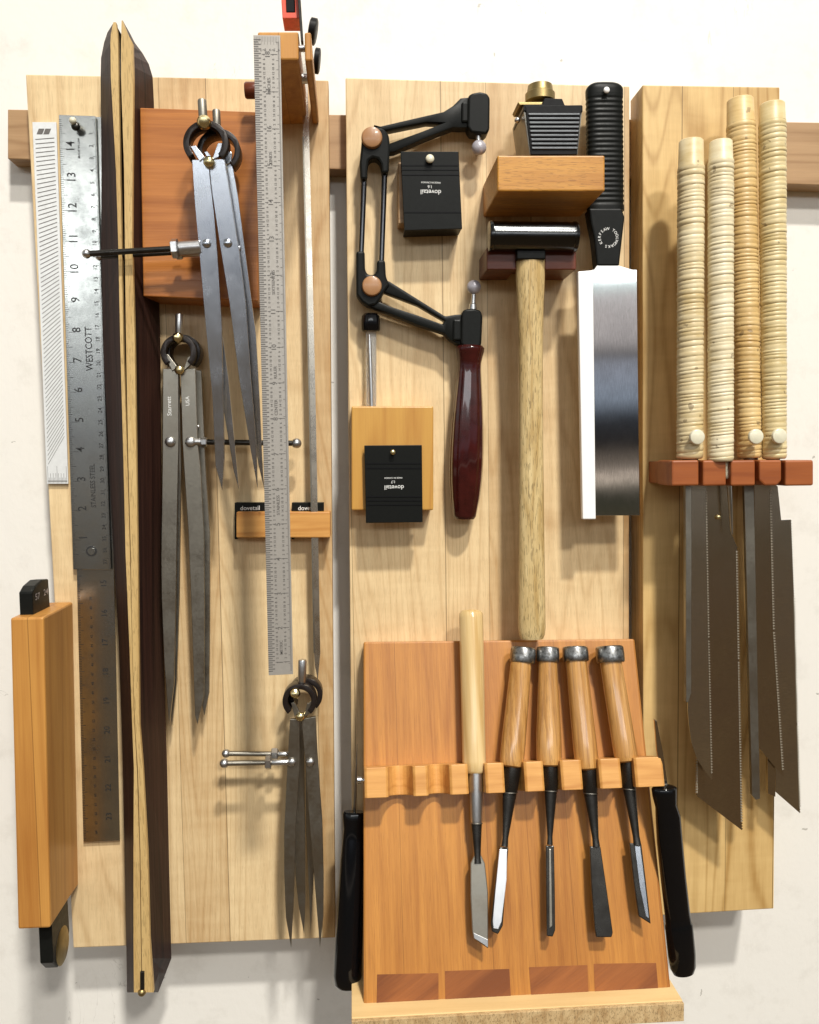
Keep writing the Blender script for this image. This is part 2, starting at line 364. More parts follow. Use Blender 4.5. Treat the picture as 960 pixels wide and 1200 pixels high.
def glyphs(s):
    if s in GC: return GC[s]
    cu = bpy.data.curves.new('t', 'FONT'); cu.body = s; cu.size = 1.0; cu.align_x = 'CENTER'; cu.align_y = 'CENTER'; cu.resolution_u = 3; cu.offset = .005
    o = bpy.data.objects.new('t', cu); COL.objects.link(o)
    dg = bpy.context.evaluated_depsgraph_get(); me = bpy.data.meshes.new_from_object(o.evaluated_get(dg))
    vs = [vtx.co.copy() for vtx in me.vertices]; fs = [tuple(p.vertices) for p in me.polygons]
    bpy.data.objects.remove(o); bpy.data.curves.remove(cu); bpy.data.meshes.remove(me)
    GC[s] = (vs, fs); return GC[s]
def put_text(bm, s, c, size, ang=0.0, wide=1.0, nrm=None, bold=0):
    """c world centre, size in m (font size), ang degrees counter-clockwise on the wall plane"""
    vs, fs = glyphs(s)
    a = math.radians(ang); nrm = nrm or Vector((0,-1,0))
    zu = (Vector((0,0,1)) - nrm*nrm.z).normalized(); xr = zu.cross(nrm)
    X = xr*math.cos(a) + zu*math.sin(a); Y = -xr*math.sin(a) + zu*math.cos(a)
    nv = [bm.verts.new(c + X*q.x*size*wide + Y*q.y*size) for q in vs]
    for f in fs:
        try: bm.faces.new([nv[i] for i in f])
        except ValueError: pass
def bil(c, u, w):
    return (c[0]*(1-u)+c[1]*u)*(1-w) + (c[3]*(1-u)+c[2]*u)*w
def quad(bm, c, u0, w0, u1, w1, off=.00012):
    o = Vector((0,-off,0))
    bm.faces.new([bm.verts.new(bil(c,u,w)+o) for u, w in ((u0,w0),(u1,w0),(u1,w1),(u0,w1))])
def skin_obj(name, bm, mat, parent, angle=35): return obj(name, bm, mat, parent, smooth=angle)

# ------------------------------------------------------------------ the wall and the wooden backing
bm = bmesh.new()
polyprism(bm, [Vector((-1.6,0,1.6)), Vector((1.6,0,1.6)), Vector((1.6,0,-1.6)), Vector((-1.6,0,-1.6))], Vector((0,.02,0)))
w_ = obj('wall', bm, wallm); w_['kind'] = 'structure'

t = thing('wall_rail', 'long brown wooden rail fixed flat to the wall behind the three pale panels', 'rail', 480, 180, 0)
obj('rail_bar', prism([(9,128),(1000,144),(1000,218),(9,186)], 21, 20.5, .8), railw, t)

def panel(label, pts, d, thick, mat):
    t = thing('wood_panel', label, 'wooden panel', sum(p[0] for p in pts)/4, pts[2][1], d-thick, 'pale wooden panels on the wall')
    obj('panel_board', prism(pts, d, thick, .9), mat, t)
    return t
panel('leftmost pale maple panel, behind the rulers and dividers', [(30,87),(385,94),(393,1099),(86,1111)], 40, 19, maple)
panel('middle pale maple panel, behind the fret saw and the hammer', [(405,91),(738,101),(737,1150),(414,1160)], 40, 19, maple)
panel('rightmost pale maple panel, thicker, behind the four pull saws', [(753,99.5),(914,102),(907,1065),(754,1074)], 52, 31, maple_y)

# ------------------------------------------------------------------ left: scale, rules
t = thing('diagonal_scale', 'thin whitish scale with slanted hatch lines, at the far left edge', 'scale rule', 60, 567, 40)
c = [P(38,143,43), P(66,143,43), P(80,567,43), P(55,567,43)]
bm = bmesh.new(); polyprism(bm, c, Vector((0,.0015,0)), .15); obj('scale_blade', bm, scaleW, t)
bm = bmesh.new()
n = 74
for i in range(n):
    w = .045 + .86*i/(n-1)
    sl = .004 + .075*(i/(n-1))**1.3
    th = .0010
    o = Vector((0,-.00015,0))
    a, b_ = bil(c,.10,w+sl*.5), bil(c,.90,w-sl*.5)
    q = Vector((0,0,th*.30))
    bm.faces.new([bm.verts.new(x+o) for x in (a+q, b_+q, b_-q, a-q)])
for i in range(15):
    L_ = (.05 if i%7==0 else .03 if i%2==0 else .018)
    quad(bm, c, .06+i*.062, 1-L_, .075+i*.062, .998, .00015)
quad(bm, c, .05, .991, .97, .993, .00015)
for s0 in (0, .28):
    o = Vector((0,-.00016,0))
    bm.faces.new([bm.verts.new(bil(c,u,w)+o) for u, w in ((.26+s0,.018),(.50+s0,.018),(.40+s0,.033),(.16+s0,.033))])
obj('graduations', bm, inkg, t)

def pinpart(parent, px, py, d, r, L, mat, name='pin'):
    bm = cyl(px, py, px, py, d-L, r*.5, 12, d1=d-1); ball(px, py, d, r, bm, sy=.7)
    return skin_obj(name, bm, mat, parent)

t = thing('steel_rule', 'long darker steel rule underneath the shiny shorter rule, reaching lower', 'steel rule', 118, 987, 40, 'steel rules on the left panel')
c = [P(77,137,43.5), P(122,137,43.5), P(140.5,985,43.5), P(98,987,43.5)]
bm = bmesh.new(); polyprism(bm, c, Vector((0,.0012,0)), .15); obj('rule_blade', bm, ruleS, t)
bm = bmesh.new()
for i in range(9):
    w = .632 + i*.0415
    put_text(bm, str(15+i), bil(c,.72,w)+Vector((0,-.0002,0)), .0066, 90)
for i in range(160):
    w = .62+i*.0024
    if w < .998: quad(bm, c, .0, w, .14 if i%8==0 else .07, w+.0007)
for i in range(26):
    put_text(bm, str(39+i), bil(c,.36,.652+i*.0163*.82)+Vector((0,-.0002,0)), .0028, 90)
obj('graduations', bm, inkb, t)

t = thing('steel_rule', 'shiny steel rule with large numbers, hung on a dark pin', 'steel rule', 108, 668, 40, 'steel rules on the left panel')
c = [P(69,134.5,47), P(112,136,47), P(130,668,47), P(86,667,47)]
bm = bmesh.new(); polyprism(bm, c, Vector((0,.0015,0)), .2); obj('rule_blade', bm, ruleS, t)
bm = bmesh.new()
L15 = 15.0
for i in range(1, 15):
    w = 1-(i+.06)/15.1
    put_text(bm, str(i), bil(c,.30,w-.002)+Vector((0,-.0002,0)), .0095, 90, .9)
for i in range(16*15):
    w = 1-i/(16*15.1)
    l = .24 if i%16==0 else .16 if i%8==0 else .11 if i%4==0 else .075
    quad(bm, c, .0, w-.0009, l, w)
for i in range(1, 38):
    put_text(bm, str(i), bil(c,.86,i*.0262+.012)+Vector((0,-.0002,0)), .0044, 90)
for i in range(380):
    w = .008+i*.00261
    if w < 1: quad(bm, c, 1-(.10 if i%10==0 else .045), w, 1, w+.0007)
put_text(bm, 'WESTCOTT', bil(c,.62,.505)+Vector((0,-.0002,0)), .0078, 90, .85)
put_text(bm, 'STAINLESS STEEL', bil(c,.60,.81)+Vector((0,-.0002,0)), .0056, 90, .85)
put_text(bm, 'MADE IN USA', bil(c,.52,.07)+Vector((0,-.0002,0)), .0026, 90)
obj('graduations', bm, inkb, t)
obj('end_hole', disc(107,646,47.5,6,.4,ch=.05), inkb, t); obj('hole_centre', disc(107,646,47.8,4.2,.4,ch=.05), ruleS, t)
p_ = thing('hanging_pin', 'small dark pin through the top of the shiny steel rule', 'pin', 89, 148, 40)
pinpart(p_, 89, 148, 54, 5, 16, ironB, 'pin_body'); skin_obj('pin_tip', ball(85.5,141.5,57,4), ivory, p_)

# ------------------------------------------------------------------ winding sticks
def stick(label, dk, pl, side, dback):
    """dk: rows (y, outer x, inner x) for the sloped dark face ; pl: rows (y, x left, x right) of the pale edge"""
    t = thing('winding_stick', label, 'winding stick', dk[-1][1], dk[-1][0], 40, 'pair of dark winding sticks')
    bm = bmesh.new(); rows = []
    dF = 92
    for y, xo, xi in dk:
        fr = P(xi, y, dF); ou = P(xo, y, dback); bk = fr.copy(); bk.y = ou.y
        rows.append([bm.verts.new(q) for q in (fr, ou, bk)])
    for a, b in zip(rows[:-1], rows[1:]):
        for j in range(3): bm.faces.new((a[j], a[(j+1)%3], b[(j+1)%3], b[j]))
    bm.faces.new(rows[0]); bm.faces.new(rows[-1][::-1])
    obj('dark_face', bm, wenge, t)
    bm = bmesh.new(); n = len(pl); rows = []
    for y, a, b in pl:
        A, B = P(a, y, dF+.6), P(b, y, dF+.6)
        rows.append([bm.verts.new(q) for q in (A, B, B+Vector((0,.004,0)), A+Vector((0,.004,0)))])
    for a, b in zip(rows[:-1], rows[1:]):
        for j in range(4): bm.faces.new((a[j], a[(j+1)%4], b[(j+1)%4], b[j]))
    bm.faces.new(rows[0]); bm.faces.new(rows[-1][::-1])
    obj('pale_edge', bm, palew, t)
    return t
stick('left one of two dark winding sticks, with a thin pale edge strip',
      [(26,133.5,134.5),(38,126,131.5),(50,122,130),(68,118.5,130),(90,118,131),(200,119,137),(280,118.5,140),(400,121,143),(550,128,147),(650,133,149.5),(750,139,152.5),(850,142.5,155),(900,144,158),(1000,146,159),(1100,148,160),(1163,149,160)],
      [(26,132.8,136),(40,130,138),(50,129.5,138.5),(90,130,139),(200,136,141),(280,138.5,142.7),(400,141,144.5),(550,145,149.6),(650,147.3,152.4),(750,151.5,154.6),(850,155,157.5),(900,157,160.5),(1000,156.5,163.7),(1100,156.5,165),(1163,157,166)], -1, 60)
stick('right one of two dark winding sticks, wide pale edge and broad dark side',
      [(24,144,143),(40,153,147),(50,158,149),(62,167,149),(75,174.5,150),(90,179,150),(120,180.5,150),(200,182,151),(280,185,151),(400,188,153),(600,190,156),(750,191.5,158),(900,196,164),(1000,198,169),(1123,201,175),(1140,194.5,176),(1163,185.5,178)],
      [(24,142.6,143.6),(40,142.2,150),(50,142,155.5),(90,142,156.5),(200,145.5,155.5),(280,146.4,155),(400,147.8,158),(550,150.7,160),(650,153.4,161.5),(750,155,162.5),(850,158.2,163.5),(900,161.6,167.5),(1000,164.6,173),(1100,166,175.5),(1163,167,180)], 1, 46)
t = thing('catch_pin', 'small brass pin and dark slot at the foot of the winding sticks', 'pin', 166, 1165, 92)
skin_obj('pin_head', ball(166.5,1162.5,92,5), brassD, t); obj('pin_shaft', box3(164.2,1139,169,1160,94.2,4,.3), ironB, t)

# ------------------------------------------------------------------ bracket at the top with saw and long centre rule
t = thing('wall_bracket', 'brown wooden bracket projecting above the left panel, holding the long rule', 'bracket', 340, 100, 40)
obj('arm_block', box3(302,37,350,70,154,114,1.2), cherryB, t)
obj('side_cheek', prism([(357,37.5),(364.5,37.5),(366.5,71),(357.5,71)], 152, 112, 1.2), cherryB, t)
obj('cross_bolt', cyl(350,92,362,92,112,5.5,16), steel, t, smooth=35)
obj('cross_bolt', cyl(349,57,360,57,140,3.5,16), steel, t, smooth=35)
skin_obj('clamp_knob', cyl(362.5,36,371,38,128,14,22,ch=.25), blackp, t)
skin_obj('clamp_knob', cyl(368.5,71,375,72,98,13.5,22,ch=.25), blackp, t)
skin_obj('dowel_end', cyl(287,106,306,106,90,9,14,ch=.2), mahog, t)

t = thing('red_clamp', 'red metal clamp at the top edge, standing on the brown bracket', 'clamp', 341, 35, 150)
obj('clamp_frame', prism([(328,-30),(334,-30),(335.5,14.5),(346,14.5),(345,-30),(349,-30),(351.5,21.5),(331,21.5)], 153, 18, .5), redp, t)
obj('clamp_insert', prism([(334.5,-28),(345.5,-28),(346,14),(335.5,14)], 150, 12, .3), blackp, t)
obj('clamp_bar', prism([(347,-30),(350.5,-30),(355.5,48),(352.6,48)], 158, 6, .3), ironB, t)

t = thing('hanging_saw_blade', 'thin narrow steel saw blade hanging just right of the long pale rule', 'saw blade', 372, 795, 52)
stripm = metal('strip_steel', (.72,.66,.56), .24, .25, brush=(9,1,.4), streak=.25)
obj('blade', prism([(352.5,60),(359.5,60),(362.5,160),(370,470),(375.5,765),(372.5,797),(369.5,782),(368,765),(362.5,470),(355.2,160)], 58, .9, 0), stripm, t)
bm = bmesh.new(); polyprism(bm, [P(354.6,160,58.8),P(356.2,160,58.8),P(363.6,470,58.8),P(369.2,765,58.8),P(367.5,765,58.8),P(362,470,58.8)], Vector((0,.0016,0)))
obj('spine', bm, steelD, t)

t = thing('centre_rule', 'long pale rule with fine black graduations, hanging in front of the left panel', 'steel rule', 330, 791, 155)
c = [P(297,41,158), P(328.5,41.5,158), P(343.5,790,158), P(315,791.5,158)]
bm = bmesh.new(); polyprism(bm, c, Vector((0,.0012,0)), .15); obj('rule_blade', bm, ruleM, t)
bmk = bmesh.new()
bm = bmk
for i in range(18*16):
    w = .006+i/(18*16)*.99
    l = .30 if i%16==0 else .24 if i%4==0 else .24
    if w<.997: quad(bm, c, .0, w, .27 if i%2==0 else .18, w+.0016)
for i in range(18*32):
    w = .01+i/(18*32)*.985
    quad(bm, c, .93-(.10 if i%8==0 else .03), w, .955, w+.0006)
for i in range(0, 18):
    w = .029+i*.0559
    put_text(bm, str(18-i), bil(c,.52,w)+Vector((0,-.0002,0)), .0046, 90)
    quad(bm, c, .30, w-.0008, .42, w+.0001); quad(bm, c, .62, w-.0008, .88, w+.0001)
for i in range(18*8):
    w = .022+i*.0559/8
    if w<.98:
        for u in (.38,.72):
            put_text(bm, str(i%8*2+2) if i%8*2+2<16 else '0', bil(c,u,w)+Vector((0,-.0002,0)), .0022, 90)
for i in range(16):
    quad(bm, c, .05+i*.058, .002, .062+i*.058, .010 if i%2 else .014)
    if i%3==0: put_text(bm, str(i//3+1), bil(c,.1+i*.056,.022)+Vector((0,-.0002,0)), .0024)
for w, s in ((.075,'INCHES'),(.185,'32NDS'),(.375,'SIXTEENTHS'),(.515,'RULER'),(.57,'CENTER'),(.725,'STAINLESS'),(.955,'METRIC')):
    put_text(bm, s, bil(c,.55,w)+Vector((0,-.0002,0)), .0030, 90)
obj('graduations', bm, inkg, t)

# ------------------------------------------------------------------ dividers
def divider(label, d, ring, stem, knob, pivot, legs, horns, rivets, rod, mat, ringmat=None, text=None, tilt=0):
    ringmat = ringmat or blackspr
    t = thing('spring_divider', label, 'dividers', pivot[0], max(p[1] for p in legs[0]), d-6, 'spring dividers on the left panel')
    cx, cy, R, r2, a0, a1 = ring
    pts = []
    n = 40
    for i in range(n+1):
        a = math.radians(a0 + (a1-a0)*i/n); pts.append((cx+R*math.cos(a), cy-R*math.sin(a)))
    for i in range(n, -1, -1):
        a = math.radians(a0 + (a1-a0)*i/n); pts.append((cx+r2*math.cos(a), cy-r2*math.sin(a)))
    skin_obj('spring_ring', prism(pts, d+4, 14, .3), ringmat, t)
    if stem: skin_obj('stem', cyl(*stem[:4], d-1, stem[4], 18, ch=.12), alum if mat is not steelD else steel, t)
    if knob:
        bm = lathe(P(knob[0],knob[1],d+9), P(knob[0],knob[1],d-1), [(0,knob[2]*S(d)*.25),(.08,knob[2]*S(d)*.7),(.3,knob[2]*S(d)),(.75,knob[2]*S(d)),(1,knob[2]*S(d)*.7)], 20)
        skin_obj('brass_knob', bm, brass, t)
    skin_obj('pivot', ball(pivot[0],pivot[1],d+3,pivot[2],sy=.7), brass, t)
    for i, poly in enumerate(legs):
        m_ = max(p[1] for p in poly)
        pp = prism([(x, y, d-tilt*(y-pivot[1])/100) for x, y in poly], d, 3.6, .35, seg=2)
        if i == 1:
            pass
        lg = skin_obj('leg', pp, mat, t, 8)
        if i < len(horns):
            skin_obj('leg_horn', prism(horns[i], d+1.5, 4, .35), mat, lg, 8)
    for x, y, r in rivets: skin_obj('rivet', ball(x,y,d+1-tilt*(y-pivot[1])/100,r,sy=.55), steelB if mat is not steelD else steel, t)
    if rod:
        y0 = rod['y0']; y1 = rod['y1']
        def yy(x): return y0 + (y1-y0)*(x-rod['ball'])/(rod['nut']-rod['ball']+1e-6)
        dr = d-1-tilt*(y0-pivot[1])/100
        skin_obj('threaded_rod', cyl(rod['ball'],yy(rod['ball']),rod['end'],yy(rod['end']),dr,rod['r'],14,ch=.01), rod.get('mat', ironB), t)
        skin_obj('end_ball', ball(rod['ball'],yy(rod['ball']),dr,rod['br']), steel, t)
        nn = rod['nutw']; sgn = 1 if rod['end'] > rod['ball'] else -1
        skin_obj('hex_nut', cyl(rod['nut'],yy(rod['nut']),rod['nut']+sgn*nn,yy(rod['nut']+sgn*nn),dr,rod['nr'],6,ch=.25), steel, t, 20)
        skin_obj('sleeve', cyl(rod['nut']+sgn*nn,yy(rod['nut']),rod['end'],yy(rod['end']),dr,rod['sr'],16,ch=.1), steel, t)
    if text:
        bm = bmesh.new()
        for s, x, y, sz, an in text: put_text(bm, s, P(x,y,d+.25), sz*S(d), an)
        obj('engraving', bm, whitek, t)
    return t
# block the big dividers hang on
t = thing('divider_block', 'square reddish brown block behind the two large bright dividers', 'wooden block', 235, 352, 40)
obj('block_body', prism([(164,126),(302,131),(303,353),(168,347)], 74, 34, .8), cherryR, t)
# bottom pair first (back then front)
divider('rear one of the two large bright dividers, mostly hidden behind its twin', 97,
    (256,176,25.5,19,-48,228), (253.5,129,254.5,150,4.5), None, (262,196,4),
    [[(236,192),(246,192),(252,292),(260,385),(268,445),(276,528),(280.3,575),(274,552),(262,480),(250,385),(242,292)],
     [(264,192),(272,190),(279,230),(287,292),(300,392),(304.5,470),(307,530),(309.5,573),(303,545),(290,470),(279,385),(268,292)]],
    [[(239,178),(243,177),(252,190),(248,194)], [(268,176),(272,179),(271,190),(264,194)]],
    [(279.5,291,3.2)], dict(ball=116,y0=301,y1=296,nut=206,end=240,r=2.8,br=4,nutw=8,nr=8,sr=5.5), steelB, tilt=5.5)
divider('front one of the two large bright dividers, black screw rod pointing left', 108,
    (241,167,26.5,19.5,-42,222), (236.8,117,238.6,146,5), (239.3,143.5,8), (244.8,189.5,6.3),
    [[(225,187),(245,187),(246,207),(251,250),(255,300),(260,380),(261.5,467),(263,535),(260.5,575),(252.5,545),(249,467),(241,380),(234,300),(228,235)],
     [(246,187),(263,186),(271,235),(280,292),(288,355),(294,442),(300,515),(302,573),(292.5,520),(280,442),(269,355),(257.5,285),(248.5,225),(246.3,205)]],
    [[(223,171.5),(229,170),(240,184),(234,189)], [(255.3,167.5),(261,167.5),(256.5,184),(248.5,187)]],
    [(242,285,5),(266.8,284.5,5)], dict(ball=101.5,y0=297.5,y1=291.5,nut=201,end=236,r=3.3,br=5.2,nutw=8.5,nr=11,sr=8), steelB, tilt=5.5)
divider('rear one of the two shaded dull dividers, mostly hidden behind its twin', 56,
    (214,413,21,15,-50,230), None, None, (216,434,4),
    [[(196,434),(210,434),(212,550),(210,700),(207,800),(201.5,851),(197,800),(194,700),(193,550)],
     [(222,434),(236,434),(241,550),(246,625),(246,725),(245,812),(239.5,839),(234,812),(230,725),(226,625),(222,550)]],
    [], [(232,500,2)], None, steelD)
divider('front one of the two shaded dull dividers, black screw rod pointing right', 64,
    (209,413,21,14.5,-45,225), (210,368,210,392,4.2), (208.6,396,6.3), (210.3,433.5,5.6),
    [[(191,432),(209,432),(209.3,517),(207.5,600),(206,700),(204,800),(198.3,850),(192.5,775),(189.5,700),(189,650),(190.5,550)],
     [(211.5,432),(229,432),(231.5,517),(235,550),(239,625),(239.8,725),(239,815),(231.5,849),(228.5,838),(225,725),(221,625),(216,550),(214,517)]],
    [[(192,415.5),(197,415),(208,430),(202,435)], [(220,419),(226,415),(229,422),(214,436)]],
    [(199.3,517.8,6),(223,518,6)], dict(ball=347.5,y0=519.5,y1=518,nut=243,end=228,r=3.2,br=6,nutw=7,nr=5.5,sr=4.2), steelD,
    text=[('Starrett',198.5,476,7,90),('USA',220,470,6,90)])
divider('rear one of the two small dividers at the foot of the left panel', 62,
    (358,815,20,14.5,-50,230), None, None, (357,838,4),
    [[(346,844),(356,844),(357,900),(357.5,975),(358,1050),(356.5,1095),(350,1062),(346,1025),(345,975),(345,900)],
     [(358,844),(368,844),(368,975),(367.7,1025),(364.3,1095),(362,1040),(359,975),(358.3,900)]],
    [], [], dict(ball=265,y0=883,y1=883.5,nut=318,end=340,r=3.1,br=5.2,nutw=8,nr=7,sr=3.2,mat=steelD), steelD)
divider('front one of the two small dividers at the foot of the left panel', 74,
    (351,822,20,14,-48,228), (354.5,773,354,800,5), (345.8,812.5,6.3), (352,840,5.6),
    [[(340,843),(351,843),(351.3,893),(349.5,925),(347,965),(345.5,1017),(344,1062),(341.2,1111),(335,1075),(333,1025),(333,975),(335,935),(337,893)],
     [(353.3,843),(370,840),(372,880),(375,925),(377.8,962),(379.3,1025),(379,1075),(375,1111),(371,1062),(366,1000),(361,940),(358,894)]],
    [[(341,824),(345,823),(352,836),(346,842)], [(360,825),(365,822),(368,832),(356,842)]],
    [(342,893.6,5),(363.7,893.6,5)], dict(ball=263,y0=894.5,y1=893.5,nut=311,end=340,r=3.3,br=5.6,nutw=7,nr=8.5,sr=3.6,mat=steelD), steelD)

# ------------------------------------------------------------------ small block with black markers
t = thing('marker_block', 'small slotted reddish block with two black markers, behind the long rule', 'wooden block', 332, 632, 40)
obj('block_body', box3(277,600,387,630,60,20,.8), cherryL, t)
for x0, x1, lb in ((275,311.5,'left of the long rule'),(342,379.5,'right of the long rule')):
    t = thing('dovetail_marker', 'black marker set in the small slotted block, '+lb, 'dovetail marker', (x0+x1)/2, 612, 44, 'dovetail markers')
    obj('marker_plate', box3(x0,589,x1,612,50,9.5,.4), blackm, t)
    bm = bmesh.new(); put_text(bm, 'dovetail', P((x0+x1)/2,595.5,50.3), 7.2*S(50), 0, 1.0); obj('lettering', bm, whitek, t)
    o = obj('marker_foot', box3(x0,612,x0+3,632,50,9.5,.3), blackm, t)

# ------------------------------------------------------------------ fret saw
def bar2(x0,y0,x1,y1,d,r0,r1,th,bm=None,bev=1.0):
    """flat tapered bar between two pixel points, half widths r0,r1"""
    dx, dy = x1-x0, y1-y0; L_ = math.hypot(dx,dy); nx, ny = -dy/L_, dx/L_
    return prism([(x0+nx*r0,y0+ny*r0),(x1+nx*r1,y1+ny*r1),(x1-nx*r1,y1-ny*r1),(x0-nx*r0,y0-ny*r0)], d, th, bev, bm)
t = thing('fret_saw', 'black jointed fret saw frame with dark red handle hung on the middle panel', 'fret saw', 552, 605, 40)
d = 60
skin_obj('upper_arm', prism([(438,146),(446,148),(500,135.5),(520,131),(531,124),(540,115),(550,114),(550,149),(540,149.5),(531,149),(500,161),(462,177.5),(456,178),(454,169),(495,154),(522,143.5),(500,142.8),(452,152.5)], d, 11, 1.2), blackm, t)
hb = skin_obj('blade_head', prism([(549,112),(553,109),(563,107),(571,109),(574.5,114),(574,152),(570,157),(552,155),(548,148)], d+3, 16, 2.2, seg=3), blackm, t, 14)
obj('head_ridge', box3(541,119,549.5,143,d+2,9,1.5), blackm, hb)
skin_obj('thumb_screw', cyl(560.5,154,561,170,d-3,3,14), steel, t)
skin_obj('screw_knob', ball(561.5,173,d-2,8.6,sy=.8), knobgrey, t)
hs = prism([(423,176),(424,163),(430,152),(440,147.5),(450,150),(456,158),(457.5,172),(455.5,202),(447.5,203),(446.5,192),(443,186),(437,184.5),(432,188),(431,196),(430.5,210),(422.5,210),(421.5,190)], d+2, 13, 1.8)
skin_obj('upper_joint', hs, blackm, t, 14)
skin_obj('lower_joint', prism([(417.5,294),(427.5,294),(428,316),(431,321.5),(438,322),(441.5,318),(442,304.5),(451.5,304.5),(452.5,324),(457,334),(449,344),(447,349),(441,357),(432,359),(424,354),(417.5,345)], d+2, 13, 1.8), blackm, t, 14)
skin_obj('frame_rod', lat(427,205,423.5,297,d-5,[(0,3.3),(1,3)],16), chromeK, t)
skin_obj('frame_rod', lat(451,198,447.2,307,d-5,[(0,3.3),(1,3)],16), chromeK, t)
for x, y, r in ((436,160,12),(436,334.5,11.5)):
    skin_obj('joint_knob', disc(x,y,d+6,r,9,ch=1.8,n=32), knobw, t)
skin_obj('lower_arm', prism([(447,341),(452,331),(455,328.5),(470,338),(522,370.5),(534,368.5),(543,368),(543,405),(535,403),(527,398),(521,391),(490,381),(455,367),(430,358),(436,350),(456,358.5),(490,369.5),(519,380),(521.5,376),(490,357.5)], d, 11, 1.2), blackm, t)
hb = skin_obj('blade_head', prism([(541,366),(545,362),(556,361),(564,364),(566,370),(564.5,404),(560,408),(543,407),(540,402)], d+3, 16, 2.2, seg=3), blackm, t, 14)
obj('head_ridge', box3(531,374,541,399,d+2,9,1.5), blackm, hb)
skin_obj('thumb_screw', lat(554,364,555.5,340,d-3,[(0,5),(.3,4.4),(.35,3),(.6,2.6),(1,2.6)],16), steel, t)
skin_obj('screw_knob', ball(555.5,336.5,d-2,8.3,sy=.8), knobgrey, t)
bm = bmesh.new()
prof = [(0,15),(.012,17),(.03,16.8),(.06,15.2),(.10,14),(.14,14.1),(.22,15.4),(.32,17.2),(.45,19),(.58,20),(.68,20.2),(.78,19.4),(.88,17.5),(.96,14.6),(.985,13.6),(1,11.5)]
A, B = P(551,405.5,d-5), P(544.5,608,d-5); s = S(d)
ax = (B-A).normalized(); up = (Vector((0,-1,0))-ax*Vector((0,-1,0)).dot(ax)).normalized(); sd = ax.cross(up); rings = []
prof2 = []
for i in range(len(prof)-1):
    for k in range(3):
        f = k/3; prof2.append((prof[i][0]*(1-f)+prof[i+1][0]*f, prof[i][1]*(1-f)+prof[i+1][1]*f))
prof2.append(prof[-1])
n = 80
for tt, r in prof2:
    fl = max(0, min(1, (tt-.06)/.08))*max(0, min(1, (1-tt)/.08))
    rings.append([bm.verts.new(A+(B-A)*tt + (sd*math.cos(2*PI*j/n)+up*math.sin(2*PI*j/n)*.92)*r*s*(1-.05*fl*abs(math.sin(6*2*PI*j/n)) )) for j in range(n)])
for a, b_ in zip(rings[:-1], rings[1:]):
    for j in range(n): bm.faces.new((a[j], a[(j+1)%n], b_[(j+1)%n], b_[j]))
bm.faces.new(rings[0][::-1]); bm.faces.new(rings[-1])
skin_obj('handle', bm, maroon, t, 50)

# ------------------------------------------------------------------ folded dovetail markers, tube
t = thing('marker_holder', 'narrow pale brown wooden holder behind the upper black dovetail marker', 'wooden block', 500, 262, 40)
obj('block_body', prism([(467,190),(536,190),(537,262),(467,262)], 58, 18, .8), railw, t)
def marker(label, pts, d, screw, grooves, foot, lines, rot):
    t = thing('dovetail_marker', label, 'dovetail marker', sum(p[0] for p in pts)/4, pts[2][1], 40, 'dovetail markers')
    obj('marker_plate', prism(pts, d, 3.2, .4), blackm, t)
    (x0,y0),(x1,y1),(x2,y2),(x3,y3) = pts
    bm = prism([(x3+.5,y3-3),(x2-.5,y2-3),(x2-.5,y2),(x3+.5,y3)], d-3, foot, .4)
    obj('folded_foot', bm, blackm, t)
    for g in grooves:
        bm = bmesh.new()
        f = (g-y0)/(y3-y0); xa = x0+(x3-x0)*f; xb = x1+(x2-x1)*f
        prism([(xa+.4,g-.7),(xb-.4,g-.7),(xb-.4,g+.7),(xa+.4,g+.7)], d+.45, .5, 0, bm)
        obj('raised_line', bm, blackp, t)
    skin_obj('hanging_pin', cyl(screw[0],screw[1],screw[0],screw[1],d,screw[2]*.5,12,d1=d+4), brass, t)
    skin_obj('pin_head', ball(screw[0],screw[1],d+3.5,screw[2],sy=.6), screw[3], t)
    bm = bmesh.new()
    for s_, x, y, sz in lines: put_text(bm, s_, P(x,y,d+.35), sz*.78*S(d), rot, 1.0)
    obj('lettering', bm, whitek, t)
marker('upper black folded marker with a round pale screw and upside-down lettering', [(469.5,177.5),(537.5,177.5),(541.8,268),(474,270)], 66, (504,186,5,ivory), [193.5,198.6,204.5,248.5], 22,
       [('dovetail',505,224.8,9.8),('1:6',504,218.7,6),('MADE IN CANADA',505,213.8,3.4)], 180-1)
t = thing('honey_holder', 'square honey coloured wooden block on the middle panel under the clear tube', 'wooden block', 460, 598, 40)
obj('block_body', box3(412,476,508,598,62,22,1.2), honey, t)
marker('lower black folded marker with a brass pin, on the honey coloured block', [(427,522),(494.5,521.5),(495.5,612),(429,613)], 69, (460.5,530,3.2,brass), [543,548.5,582,586.5,591.5], 8,
       [('dovetail',462,571,9.4),('1:7',461,564.5,5.6),('MADE IN CANADA',461,560,3.2)], 180)
t = thing('clear_tube', 'slim clear tube with a black cap standing out of the honey coloured block', 'tube', 435, 476, 50)
skin_obj('tube_wall', lat(435,386,435,500,50,[(0,5.6),(.02,6.2),(1,6.2)],20), glassm, t)
skin_obj('cap', lat(434.5,368,434.5,388.5,51,[(0,8),(.12,10.3),(.4,11),(.9,10.8),(1,9.5)],24), blackg, t)
skin_obj('steel_needle', lat(433,392,436.5,500,56,[(0,1),(.1,2.2),(1,2.6)],12), steel, t)

